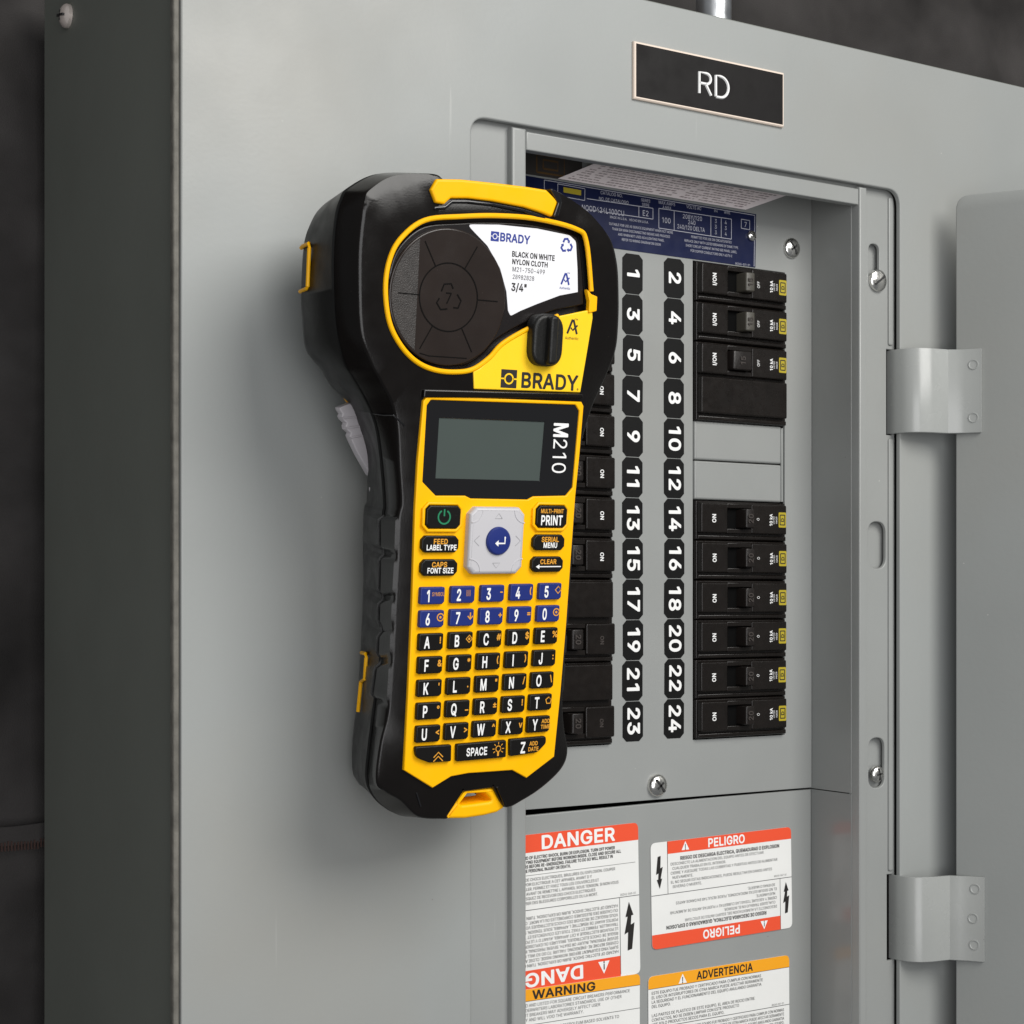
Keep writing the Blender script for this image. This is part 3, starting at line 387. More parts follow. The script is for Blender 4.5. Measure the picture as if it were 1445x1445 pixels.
    'L~208~72 261 68 264 64 266 30 266 25 265 23 264 20 260 18 256 18 0 19 -5 20 -7 24 -10 30 -12 181 -12 186 -11 188 -10 192 -6 193 0 193 31 190 36 186 40 181 41 74 41 74 254 73 259',
    'M~326~294 261 290 264 284 266 238 266 232 264 228 261 226 257 165 98 157 76 148 103 86 261 82 264 76 266 30 266 25 265 23 264 20 260 18 254 18 0 19 -5 20 -7 24 -10 28 -12 61 -12 67 -10 70 -7 72 -5 73 0 73 143 132 -4 136 -10 138 -11 143 -12 173 -12 178 -10 182 -5 240 142 240 0 241 -5 242 -7 246 -10 252 -12 284 -12 289 -11 291 -10 294 -6 296 0 296 254 295 259',
    'N~274~242 261 238 264 234 266 199 266 194 265 192 264 190 261 188 257 187 254 187 88 181 99 78 261 74 264 68 266 30 266 24 264 20 261 19 259 18 254 18 0 20 -6 23 -10 25 -11 30 -12 64 -12 69 -10 72 -7 74 -3 74 167 91 138 183 -7 187 -10 193 -12 232 -12 238 -10 242 -7 243 -5 244 0 244 254 243 259',
    'O~279~225 230 204 248 196 253 167 266 134 270 100 266 71 254 65 249 42 230 24 201 12 167 8 128 12 89 24 52 42 25 68 2 97 -10 104 -11 134 -15 165 -11 198 2 225 25 242 52 252 78 255 89 259 126 254 168 243 201;182 194 193 177 198 160 200 153 203 128 200 99 193 77 182 60 169 48 152 40 133 38 117 40 98 48 84 61 74 77 66 99 64 125 66 155 74 177 85 195 98 206 117 214 133 216 152 214 169 206',
    'P~234~193 237 189 241 172 254 146 264 119 266 30 266 24 264 20 261 19 259 18 254 18 0 20 -6 23 -10 25 -11 30 -12 62 -12 68 -10 72 -6 74 0 74 81 119 81 145 84 151 86 172 94 189 105 193 109 204 125 206 129 214 150 216 173 214 194 214 198 206 219;150 203 156 195 159 186 160 172 159 162 156 152 149 144 143 138 130 134 117 133 74 133 74 214 117 214 130 212 142 208',
    'Q~279~225 230 204 248 196 253 167 266 134 270 100 266 71 254 65 249 42 230 24 201 12 167 8 128 12 89 24 52 42 25 68 2 100 -10 132 -15 165 -11 174 -8 190 -30 194 -34 198 -36 234 -36 240 -34 244 -31 245 -29 246 -24 244 -18 217 18 225 25 243 54 255 88 259 128 255 166 252 177 242 203;182 194 193 177 198 160 200 153 203 128 200 99 193 77 184 63 166 86 161 91 156 92 120 92 116 90 112 85 111 80 112 75 139 39 133 38 115 40 98 48 84 61 74 77 66 99 64 125 66 155 74 177 85 195 98 206 117 214 133 216 152 214 169 206',
    'R~236~194 238 189 242 173 254 147 264 120 266 30 266 24 264 20 261 19 259 18 254 18 0 20 -6 23 -10 25 -11 30 -12 62 -12 68 -10 72 -6 74 0 74 87 117 87 166 -4 167 -7 171 -10 177 -12 214 -12 220 -10 224 -7 226 -2 225 5 173 99 190 110 193 114 206 130 214 153 217 177 214 200 206 223;149 204 156 196 160 187 161 176 160 165 156 156 151 149 143 144 133 141 119 140 74 140 74 214 117 214 130 212 143 209',
    'S~235~199 231 182 248 163 260 139 268 115 270 87 268 65 260 44 248 28 231 18 209 14 185 19 158 33 139 37 135 60 119 84 110 117 100 144 91 151 86 157 81 160 77 161 71 160 62 158 59 156 53 148 47 138 41 130 39 126 38 110 37 99 38 87 40 78 45 72 51 66 59 62 74 59 78 57 79 52 80 19 80 13 78 8 74 7 68 12 43 22 23 39 5 59 -6 83 -14 110 -16 142 -14 168 -6 187 7 202 25 212 47 216 70 214 87 208 103 199 116 186 128 174 136 161 143 135 152 109 158 90 165 81 170 74 175 71 181 70 188 71 196 74 202 80 208 89 213 99 216 113 217 131 215 144 209 152 200 158 184 162 180 164 178 169 177 203 178 207 180 210 182 212 186 212 190 208 211',
    'T~236~218 261 214 264 208 266 16 266 10 264 6 261 5 259 4 254 4 224 6 219 10 216 16 214 84 214 84 0 86 -6 89 -10 91 -11 96 -12 130 -12 135 -10 138 -6 140 -2 140 214 208 214 214 216 218 220 220 226 220 254 219 259',
    'U~271~238 261 235 264 231 266 196 266 190 264 186 261 185 259 184 254 184 88 182 75 177 62 171 54 160 45 146 40 130 38 114 40 99 45 89 52 83 60 80 63 76 75 74 88 74 254 73 259 72 261 68 264 62 266 28 266 23 264 20 260 18 254 18 86 21 61 23 55 32 33 50 12 71 -2 100 -13 130 -16 159 -13 186 -3 189 -2 207 12 226 34 238 59 241 86 241 254 240 259',
    'V~252~240 261 237 264 233 266 197 266 191 264 186 259 121 69 53 259 48 264 42 266 6 266 1 264 -2 260 -4 254 -2 245 91 -4 92 -7 96 -10 102 -12 139 -12 145 -10 150 -5 241 247 243 254 242 259',
    'W~355~344 261 341 264 337 266 302 266 296 264 292 260 246 87 200 260 196 264 190 266 153 266 148 265 146 264 144 261 141 257 97 87 52 260 47 264 41 266 8 266 3 265 1 264 -3 259 -4 254 -4 251 66 -2 68 -7 72 -10 78 -12 115 -12 121 -10 126 -6 172 162 218 -6 222 -10 228 -12 265 -12 270 -11 272 -10 276 -6 277 -2 346 250 347 256',
    'X~249~232 261 229 264 223 266 187 266 182 265 180 264 176 260 140 208 126 187 119 176 110 190 63 259 59 264 57 265 52 266 15 266 9 264 6 261 4 259 3 254 4 248 86 130 -2 6 -3 2 -3 -2 -2 -6 2 -10 4 -11 9 -12 46 -12 51 -11 53 -10 57 -5 119 85 138 56 180 -6 184 -10 186 -11 191 -12 228 -12 234 -10 238 -7 239 -5 240 0 238 6 152 131 234 248 235 254 234 259',
    'Y~248~238 261 234 264 228 266 191 266 186 265 184 264 180 259 130 179 118 157 57 259 53 264 51 265 46 266 8 266 2 264 -2 260 -4 254 -2 248 90 101 90 0 92 -6 96 -10 102 -12 134 -12 140 -10 144 -6 146 0 146 101 238 248 240 254 239 259',
    'Z~231~208 261 204 264 198 266 20 266 14 264 10 261 9 259 8 254 8 226 10 220 13 216 15 215 20 214 138 214 125 197 10 29 9 23 9 0 10 -6 14 -10 16 -11 21 -12 200 -12 206 -10 210 -7 211 -5 212 0 212 29 210 35 207 38 205 40 200 41 103 41 82 40 208 225 210 231 210 254 209 259',
    '\\~137~46 273 42 276 38 278 5 278 1 276 -2 273 -5 268 -5 263 78 -42 82 -48 87 -50 119 -50 123 -48 126 -45 129 -40 129 -35 48 267',
    '^~175~109 253 105 256 99 258 63 258 59 256 55 253 2 144 1 139 2 136 4 132 6 130 8 128 13 127 44 127 49 128 51 130 54 132 56 136 82 192 108 136 110 132 113 130 115 128 120 127 150 127 156 128 160 132 162 137 161 144',
    '_~171~168 7 165 10 159 12 -2 12 -7 10 -10 6 -12 2 -12 -30 -10 -34 -7 -38 -5 -39 0 -40 161 -40 166 -38 170 -34 171 -30 171 0 170 5',
    'c~210~174 175 159 188 146 195 136 200 120 203 103 204 76 200 54 192 51 190 36 176 30 170 17 150 8 125 5 95 8 65 17 39 19 34 31 16 51 -2 73 -12 78 -13 103 -16 120 -15 133 -12 148 -6 160 2 169 8 180 21 188 34 193 49 192 56 190 58 187 62 155 71 149 70 145 68 142 66 136 51 128 43 117 38 105 35 91 37 80 43 71 52 65 64 62 77 60 93 62 109 65 125 72 137 80 145 91 151 105 153 117 150 128 145 135 138 141 124 145 120 149 119 154 119 182 126 188 128 192 133 193 138 192 141 187 154 182 165',
    'e~214~170 176 166 180 154 190 138 198 121 203 102 204 75 200 54 192 51 190 34 176 29 170 17 149 8 124 5 94 8 65 18 36 31 16 52 -2 79 -13 105 -16 128 -15 146 -9 163 0 178 14 188 26 193 39 194 45 193 50 192 52 186 56 156 65 151 65 147 64 143 60 138 50 135 45 123 37 107 35 93 36 82 42 72 49 66 58 62 73 186 73 191 74 193 76 196 79 198 85 198 98 196 124 190 146 180 163;124 147 133 137 138 129 140 122 63 122 65 130 71 139 79 147 89 151 103 153 114 152',
    'h~217~171 181 166 185 152 195 134 202 115 204 91 200 69 191 69 254 68 259 66 261 63 264 57 266 24 266 20 264 16 261 15 259 14 254 14 0 16 -6 19 -10 21 -11 26 -12 57 -12 63 -10 68 -6 69 0 69 115 70 126 74 135 80 143 86 148 95 152 103 153 118 150 120 149 127 143 134 132 136 118 136 0 138 -6 142 -10 148 -12 181 -12 185 -10 188 -7 190 -5 191 0 191 121 189 140 188 145 181 164',
    'i~95~66 197 63 200 59 202 26 202 21 201 19 200 16 196 14 192 14 0 15 -5 16 -7 20 -10 24 -12 59 -12 64 -10 68 -6 69 -2 69 190 68 195;67 263 64 266 55 271 42 274 29 271 20 266 17 262 11 254 9 243 11 229 17 221 20 217 29 212 42 209 55 212 64 217 67 220 73 229 75 241 73 254',
    'k~202~190 197 186 200 180 202 142 202 136 200 122 187 69 132 69 254 68 259 66 261 63 264 57 266 24 266 20 264 16 261 15 259 14 254 14 0 16 -6 19 -10 21 -11 26 -12 57 -12 63 -10 66 -7 68 -5 69 0 69 65 76 71 136 -6 141 -10 147 -12 186 -12 192 -10 196 -7 197 -5 198 0 197 5 196 7 116 108 190 183 191 185 192 190 191 195',
    'n~217~170 181 165 185 151 195 134 202 115 204 91 200 72 192 68 190 67 195 66 197 62 200 58 202 26 202 20 200 16 197 15 195 14 190 14 0 16 -6 19 -10 21 -11 26 -12 57 -12 63 -10 68 -6 69 0 69 115 70 126 74 135 80 143 86 148 95 152 103 153 118 150 120 149 127 143 134 132 136 118 136 0 138 -6 142 -10 148 -12 181 -12 185 -10 188 -7 190 -5 191 0 191 121 188 144 181 165',
    't~126~72 243 69 246 63 248 32 248 27 247 25 246 22 242 20 238 20 202 1 202 -3 200 -6 197 -8 195 -9 190 -9 164 -8 158 -4 154 -2 153 3 152 20 152 20 45 24 24 26 20 36 4 39 1 56 -10 61 -11 85 -14 99 -13 112 -10 114 -8 118 -5 119 1 113 30 110 34 108 36 106 38 101 39 86 37 79 38 77 40 76 42 75 152 102 152 107 153 109 154 112 158 114 162 114 190 113 195 112 197 109 200 105 202 75 202 75 236 74 241',
    'u~217~188 197 185 200 181 202 148 202 142 200 138 196 136 190 136 76 134 63 131 54 126 48 120 42 110 38 100 37 87 39 77 45 71 57 69 72 69 190 68 196 63 200 57 202 24 202 20 200 16 197 15 195 14 190 14 68 16 46 24 25 32 11 38 5 50 -4 53 -6 70 -12 90 -15 114 -12 133 -4 137 0 138 -5 140 -7 143 -10 147 -12 179 -12 185 -10 188 -7 190 -5 191 0 191 190 190 195',
    'v~207~196 197 192 200 188 202 152 202 146 200 142 197 141 194 102 86 97 71 93 85 53 194 52 197 48 200 44 202 9 202 3 200 -2 196 -3 190 -2 184 70 -4 71 -7 75 -10 81 -12 113 -12 119 -10 124 -5 196 184 198 190 197 195',
    '|~127~80 343 77 346 73 348 42 348 38 346 34 343 33 341 32 336 32 -82 33 -87 34 -89 38 -92 44 -94 74 -94 78 -92 80 -89 82 -87 83 -82 83 336 82 341',
    '®~243~196 235 192 240 178 250 159 261 138 268 117 270 93 268 72 261 54 252 40 240 24 221 13 202 6 181 4 159 6 136 13 115 24 96 35 83 53 66 72 56 93 49 115 47 138 49 159 56 177 66 192 78 196 82 208 96 218 115 225 136 227 157 225 181 218 202 208 220;113 132 127 106 132 102 141 101 133 98 116 95 99 98 91 101 104 102 108 104 110 106 112 108 113 113;69 200 69 117 62 127 54 142 52 158 54 175 62 190;159 204 171 190 176 175 179 158 176 142 171 127 168 123 156 146 161 151 162 154 166 163 168 175 166 187 160 198 153 207 136 216 91 216 99 220 116 222 133 220 148 214;121 176 121 173 120 171 113 171 113 177 118 177',
    '°~170~130 246 126 250 112 260 96 266 80 268 62 266 46 260 33 251 20 235 18 232 11 216 10 201 11 186 12 178 18 164 28 152 33 147 43 140 46 138 62 131 77 130 92 131 99 132 114 138 126 148 130 152 140 166 146 182 148 198 146 216 140 232;93 213 97 208 99 200 98 193 94 185 90 182 84 180 80 179 74 180 69 182 65 185 60 194 59 198 60 203 63 209 70 216 75 218 78 219 84 218',
    '±~239~204 148 200 152 194 153 140 153 140 193 138 197 135 200 133 202 128 203 97 203 93 202 90 198 88 196 87 191 87 153 33 153 28 152 26 150 22 147 21 141 21 112 22 107 24 105 27 102 33 100 87 100 87 60 90 55 92 52 33 52 28 51 26 50 22 46 21 40 21 12 22 7 24 5 27 2 33 0 194 0 199 1 201 2 204 6 206 12 206 42 204 46 201 50 199 51 194 52 134 52 138 55 140 60 140 100 194 100 200 102 204 105 205 107 206 112 206 141 205 146',
))
GLY = {}
for _k, _l in [(0, l) for l in FONT.split('\n')]+[(1, l) for l in FONT_BOLD.split('\n')]:
    _c, _a, _p = _l.split('~'); _L = []
    for _q in _p.split(';'):
        _n = [int(v) for v in _q.split()]
        if len(_n) > 5: _L.append(list(zip(_n[::2], _n[1::2])))
    GLY[_c, _k] = (int(_a), _L)
GLY['I', 0] = (92, [[(30, 0), (62, 0), (62, 254), (30, 254)]]); GLY['I', 1] = (106, [[(19, -12), (75, -12), (75, 266), (19, 266)]])
def inside(p, P):
    r = False
    for i in range(len(P)):
        a, b = P[i-1], P[i]
        if (a[1] > p[1]) != (b[1] > p[1]) and p[0] < (b[0]-a[0])*(p[1]-a[1])/(b[1]-a[1])+a[0]: r = not r
    return r
_gc = {}
def glyph(ch, b):
    b = int(b > 5); k = (ch, b)
    if k in _gc: return _gc[k]
    adv, loops = GLY.get((ch, b)) or GLY['.', b]; out = ([], []); lv = 0
    if loops:
        sg = sarea(max(loops, key=lambda l: abs(sarea(l)))) > 0
        outs = [l for l in loops if (sarea(l) > 0) == sg]; holes = [l for l in loops if (sarea(l) > 0) != sg]
        for q, o in enumerate(outs):
            hs = [ccw(h) for h in holes if inside(h[0], o) or inside(h[len(h)//2], o)]; o = ccw(o)
            tb = bmesh.new(); lp = [[tb.verts.new((x, 0, z)) for x, z in l] for l in [o]+hs]; cap(tb, lp, True)
            tb.verts.index_update(); n0 = len(out[0])
            out[0].extend((v.co.x, q, v.co.z) for v in tb.verts); out[1].extend([n0+v.index for v in f.verts] for f in tb.faces); tb.free()
    _gc[k] = (adv, out); return _gc[k]
def text(bm, s, size, x, z, y, rot=0, sx=1.0, bold=0, align='CENTER', slant=0, res=2):
    """flat lettering facing -Y; size = cap height in mm, (x, z) = anchor at half cap height"""
    k = size/254; b = bold*348; a = radians(rot); G = [glyph(c, b) for c in s]; w = sum(g[0] for g in G)
    cur = {'LEFT': 0, 'CENTER': -w/2, 'RIGHT': -w}[align]; ca, sa = cos(a), sin(a)
    for adv, (vs, fs) in G:
        out = []
        for vx, q, vz in vs:
            px = (vx+cur)*k*sx; pz = (vz-127)*k
            out.append(bm.verts.new((x+px*ca-pz*sa, y-q*.004, z+px*sa+pz*ca)))
        for f in fs:
            try: bm.faces.new([out[i] for i in f])
            except ValueError: pass
        cur += adv
def mesh(name, bm, m, parent=None, shift=(0, 0, 0), ang=32, recalc=False, smooth=True):
    if recalc: bmesh.ops.recalc_face_normals(bm, faces=bm.faces)
    sh = Vector(shift)
    for v in bm.verts: v.co = (v.co-sh)*S
    me = bpy.data.meshes.new(name); bm.to_mesh(me); bm.free()
    if smooth:
        for p in me.polygons: p.use_smooth = True
        me.set_sharp_from_angle(angle=radians(ang))
    me.materials.append(M[m]); o = bpy.data.objects.new(name, me); C.objects.link(o)
    if parent: o.parent = parent
    return o
class Thing:
    def __init__(s, name, label, cat, loc=(0, 0, 0), group=None, local=False):
        s.root = bpy.data.objects.new(name, None); C.objects.link(s.root); s.root.empty_display_size = .01
        s.loc = Vector(loc); s.root.location = s.loc*S; s.sh = (0, 0, 0) if local else tuple(loc)
        s.root['label'] = label; s.root['category'] = cat
        if group: s.root['group'] = group
    def add(s, name, bm, m, parent=None, label=None, **k):
        o = mesh(name, bm, m, parent or s.root, s.sh, **k)
        if label: o['label'] = label
        return o
def single(name, bm, m, label, cat, loc, group=None, **k):
    o = mesh(name, bm, m, None, loc, **k); o.location = Vector(loc)*S
    o['label'] = label; o['category'] = cat
    if group: o['group'] = group
    return o
NB = bmesh.new
# ================================================================== setting
bm = NB(); nx, nz_ = 130, 90; g = []
for j in range(nz_+1):
    row = []
    for i in range(nx+1):
        x = -700+i*2200/nx; z = -560+j*1300/nz_
        f = noise.noise(Vector((x*.016, z*.006, 3)))*15 + noise.noise(Vector((x*.035+z*.02, z*.02, 9)))*4 + noise.noise(Vector((x*.09, z*.06, 1)))*1.6 + abs(noise.noise(Vector((x*.03+z*.03, z*.012-x*.01, 5))))*12
        row.append(bm.verts.new((x, 182-f, z)))
    g.append(row)
for j in range(nz_):
    for i in range(nx): bm.faces.new((g[j][i], g[j][i+1], g[j+1][i+1], g[j+1][i]))
bd = mesh('backdrop', bm, 'cloth', ang=60); bd['kind'] = 'structure'
hz = onz(30, 1188, 168)
bm = NB(); P = [(-700+i*12, hz-2+i*12*.012+noise.noise(Vector((i*.4, 0, 0)))*1.5) for i in range(45)]
for dz, w, yy in ((0, 9, 166),):
    L = [(x, z+w/2) for x, z in P]; L2 = [(x, z-w/2) for x, z in P]
    slab(bm, L+L2[::-1], yy, yy+2.5, bev=.6)
hm = mesh('hem_fold', bm, 'cloth', bd)
bm = NB()
for x, z in P: 
    for q in range(8):
        box(bm, x+q*1.5, 165.4, z-6.5, x+q*1.5+.7, 166.2, z-3+random.random())
mesh('hem_stitching', bm, 'hem', hm)
# conduit at the top
cx, cz = on(1007, 10, 60)
bm = NB(); lathe(bm, [(8.4, 0), (8.9, .6), (8.9, 300), (0, 300)], 40, Matrix.Translation((cx, 60, 271.5)) @ Matrix.Rotation(pi/2, 4, 'X'))
t = Thing('conduit', 'silver galvanised conduit rising from the top of the grey panel', 'conduit', (cx, 60, 271))
t.add('pipe', bm, 'emt', recalc=True)
bm = NB(); lathe(bm, [(0, 0), (12.5, 0), (12.5, 2), (0, 2)], 8, Matrix.Translation((cx, 60, 273)) @ Matrix.Rotation(pi/2, 4, 'X')); t.add('locknut', bm, 'steel', recalc=True)
# ================================================================== electrical panel
EP = Thing('electrical_panel', 'grey steel electrical panelboard with its door open, behind the handheld printer', 'electrical panel', (32, 80, -420))
# box
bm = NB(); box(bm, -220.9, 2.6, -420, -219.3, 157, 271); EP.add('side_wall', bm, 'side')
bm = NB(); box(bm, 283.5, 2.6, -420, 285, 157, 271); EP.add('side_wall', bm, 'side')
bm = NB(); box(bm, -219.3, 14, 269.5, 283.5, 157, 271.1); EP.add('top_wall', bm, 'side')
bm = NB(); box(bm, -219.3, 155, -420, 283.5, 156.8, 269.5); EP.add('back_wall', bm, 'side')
# cover with door opening
bm = NB(); slab(bm, rect(-220.6, -420, 286.5, 265.2, 1.5, 3), 0, 2.4, [rect(-92.4, -330, 155.6, 200.3, 8, 8)], bev=.7, seg=3)
EP.add('cover', bm, 'paint')
bm = NB(); slab(bm, [(-223.6, -420), (-221.0, -420), (-221.0, 265), (-223.6, 265)], .3, 3.2, bev=1.1, seg=4); EP.add('cover_edge', bm, 'edge')
# recessed ledge, slots in it
SL = [rpoly([(138.6, 14.5), (150.4, 14.5), (150.4, 37.5), (138.6, 37.5)], 5.8, 8),
      rpoly([(139, 155), (146, 155), (146, 173.5), (139, 173.5)], 3.4, 8),
      rpoly([(138.9, -93), (149.6, -93), (149.6, -68.5), (138.9, -68.5)], 5.2, 8)]
H1 = rect(151.0, 80.4, 155.3, 122.6); H2 = rect(154.0-2.6, -178.6, 155.3, -136.2)
bm = NB(); slab(bm, rect(-93.4, -331, 156.6, 201.3, 8, 6), 4.6, 6.2, [rect(-64.6, -325, 129.8, 190.6)]+SL+[H1, H2], bev=.5, seg=2)
EP.add('door_ledge', bm, 'paint2')
bm = NB(); box(bm, 132, 8.4, -328, 156, 9.4, 199); EP.add('ledge_backing', bm, 'paint2')
for h in (H1, H2): bm = NB(); box(bm, h[0][0]-.5, 7, h[0][1]-.5, h[2][0]+3, 8.0, h[2][1]+.5); EP.add('hinge_pocket', bm, 'dark')
bm = NB(); slab(bm, rect(151.7, 124.5, 154.9, 197.5, 1.2, 3), 3.6, 4.8, bev=.8); EP.add('ledge_bead', bm, 'paint2')
bm = NB(); slab(bm, rect(151.7, -134.5, 154.9, 78.6, 1.2, 3), 3.6, 4.8, bev=.8); EP.add('ledge_bead', bm, 'paint2')
# inner trim frame
bm = NB(); slab(bm, rect(-71.5, -326, -64.2, 199.2), .9, 8, bev=1.1, seg=3); EP.add('trim_rail', bm, 'paint2')
bm = NB(); slab(bm, rect(129.3, -326, 134.2, 199.2), .9, 8, bev=.9, seg=3); EP.add('trim_rail', bm, 'paint2')
bm = NB(); slab(bm, rect(-64.0, 190.4, 129.1, 198.2), 1.3, 4.5, bev=.6, seg=3); EP.add('trim_header', bm, 'paint2')
bm = NB(); box(bm, 128.9, 6.4, -94.9, 130.3, 40, 206); EP.add('reveal', bm, 'paint2')
bm = NB(); box(bm, 128.9, 6.4, -326, 130.3, 40, -95.4); EP.add('reveal', bm, 'gloss')
bm = NB(); box(bm, -65.6, 6.4, -326, -64.2, 40, 206); EP.add('reveal', bm, 'paint2')
bm = NB(); box(bm, -64.1, 6.4, 204.6, 128.8, 40, 206); EP.add('reveal', bm, 'paint2')
# dead front with breaker openings
ZT = lambda n: 27.6 + (16-n)/2*18.97
BT = ZT(2)+.4; BB = ZT(26)-.3
bm = NB(); slab(bm, rect(-64, -94.6, 128.7, 204.4), 34, 35.4, [rect(-53.2, BB, 4.8, BT), rect(52.8, BB, 110.9, BT)], bev=.25, seg=2)
EP.add('dead_front', bm, 'paint2')
bm = NB(); box(bm, -64, 58, -120, 128.7, 60, 190); EP.add('interior_backing', bm, 'dark')
bm = NB(); slab(bm, [(-64, -326), (128.7, -326), (128.7, -95.5), (60, -95.8), (-64, -97.5)], 34.4, 35.8, bev=.5, seg=2); EP.add('lower_front', bm, 'paint2')
# blanks 10 and 12
for n in (10, 12):
    z1 = ZT(n); z0 = z1-18.4
    bm = NB(); slab(bm, rect(53.4, z0, 108.2, z1, .8, 2), 33.4, 40, bev=1.0, seg=3)
    EP.add('blank_plate', bm, 'paint2')
bm = NB(); slab(bm, rect(109.2, ZT(10)-37, 110.4, ZT(10)-.5), 34.6, 35.6, bev=.4); EP.add('blank_retainer', bm, 'paint2')
# door + hinges
DD = Vector((.5196, -.8544, 0)).normalized(); DN = Vector((DD.y, -DD.x, 0))   # DN: inner face normal (towards the left)
TF = Matrix(((DD.x, -DN.x, 0, 180.8), (DD.y, -DN.y, 0, -13), (0, 0, 1, 0), (0, 0, 0, 1)))
bm = NB(); slab(bm, rpoly([(0, -331), (246, -331), (246, 198.4), (0, 198.4)], [8, 8, 8, 7], 8), 0, 1.8, bev=.5, seg=3, tf=TF)
DR = EP.add('door', bm, 'paint', recalc=True)
def strap(z0, z1, marks, dx=0):
    base = [(154.6, 12), (154.4, 5), (154.6, 0), (156, -4.6), (159.5, -8.4), (165, -10.6), (171, -11.4), (176, -12.2), (179.2, -14.6)]
    base = [(a+dx, b-dx*(1.2 if k_ == 8 else 0)) for k_, (a, b) in enumerate(base)]
    q0 = Vector((180.8, -13, 0))+DN*1.1
    tab = [tuple((q0+DD*s)[:2]) for s in (4.6+dx, 12.6+dx)]
    path = spline(base[:-1], 5) + [base[-1]] + tab
    L = []; R_ = []; P = [Vector(p) for p in path]
    for i, p in enumerate(P):
        t = P[min(i+1, len(P)-1)]-P[max(i-1, 0)]; t.normalize(); n = Vector((t.y, -t.x))
        L.append(p-n*.8); R_.append(p+n*.8)
    bm = NB(); loop = [tuple(v) for v in L+R_[::-1]]
    # extrude upward: use slab on (x,-y) then turn it
    tf = Matrix(((1, 0, 0, 0), (0, 0, 1, 0), (0, -1, 0, 0), (0, 0, 0, 1)))
    slab(bm, loop, -z1, -z0, bev=.3, seg=2, bb=True, tf=tf)
    h = EP.add('hinge_strap', bm, 'hinge', DR, recalc=True)
    for s, z in marks:
        bm = NB(); c = q0+DD*s+DN*.75
        tf2 = Matrix.Translation((c.x, c.y, z)) @ Matrix(((DD.x, -DN.x, 0, 0), (DD.y, -DN.y, 0, 0), (0, 0, 1, 0), (0, 0, 0, 1)))
        lathe(bm, [(2.7, .2), (2.5, -.25), (2.1, -.3), (1.7, -.05), (0, .0)], 20, tf2); EP.add('weld_dimple', bm, 'hinge', h, recalc=True)
strap(81, 122.3, [(8.8, 114.5), (8.8, 88.5)]); strap(-178.2, -136.6, [(9.6, -142.5), (8.6, -157), (9.2, -170)], 1.4)
# screws
def screw(x, y, z, r, m, rot=20, dome=.45, tf=None, cross=True):
    T = tf or Matrix.Translation((x, y, z))
    bm = NB(); pr = [(r, 0), (r, -.25*r*dome*2)]
    for k in range(1, 8): a = pi/2*k/7; pr.append((r*cos(a) if k < 7 else 0, -.2*r-r*dome*sin(a)))
    lathe(bm, pr, 32, T); h = EP.add('screw', bm, m, recalc=True)
    bm = NB()
    for k, (l, w) in enumerate([(r*.72, r*.10)]+([(r*.42, r*.10)] if cross else [])):
        vs0 = len(bm.verts); tmp = NB(); box(tmp, -l, -.2*r-r*dome*1.02, -w, l, -.2*r-r*dome*.55, w)
        tf2 = T @ Matrix.Rotation(radians(rot+90*k), 4, 'Y')
        for v in tmp.verts: v.co = tf2 @ v.co
        me = bpy.data.meshes.new('x'); tmp.to_mesh(me); tmp.free(); bm.from_mesh(me); bpy.data.meshes.remove(me)
    EP.add('drive_slot', bm, 'slot', h)  # raised dark bars, their colour standing in for shade inside the slots
screw(114.8, 34, 173.2, 5.0, 'steel', 55, .35)
x, z = on(926, 1108, 34); screw(x, 34, z, 5.3, 'steel', 50, .5)
screw(144.2, 4.4, 155.6, 5.4, 'steel', -35, .3, cross=False)
screw(145.4, 6.2, -86.4, 4.1, 'steel', 80, .5)
x, z = on(1060, 333, 33.6); screw(x, 33.6, z, 2.6, 'steel', 30, .5)
# screw on the side wall
d = FW + RT*((97-PCX)/FPX) - Vector((0, 0, (23-PCY)/FPX)); k = (-221-CAM.x)/d.x; p = CAM+d*k
screw(0, 0, 0, 5.2, 'copper', 10, .6, tf=Matrix.Translation(p) @ Matrix.Rotation(-pi/2, 4, 'Z'))
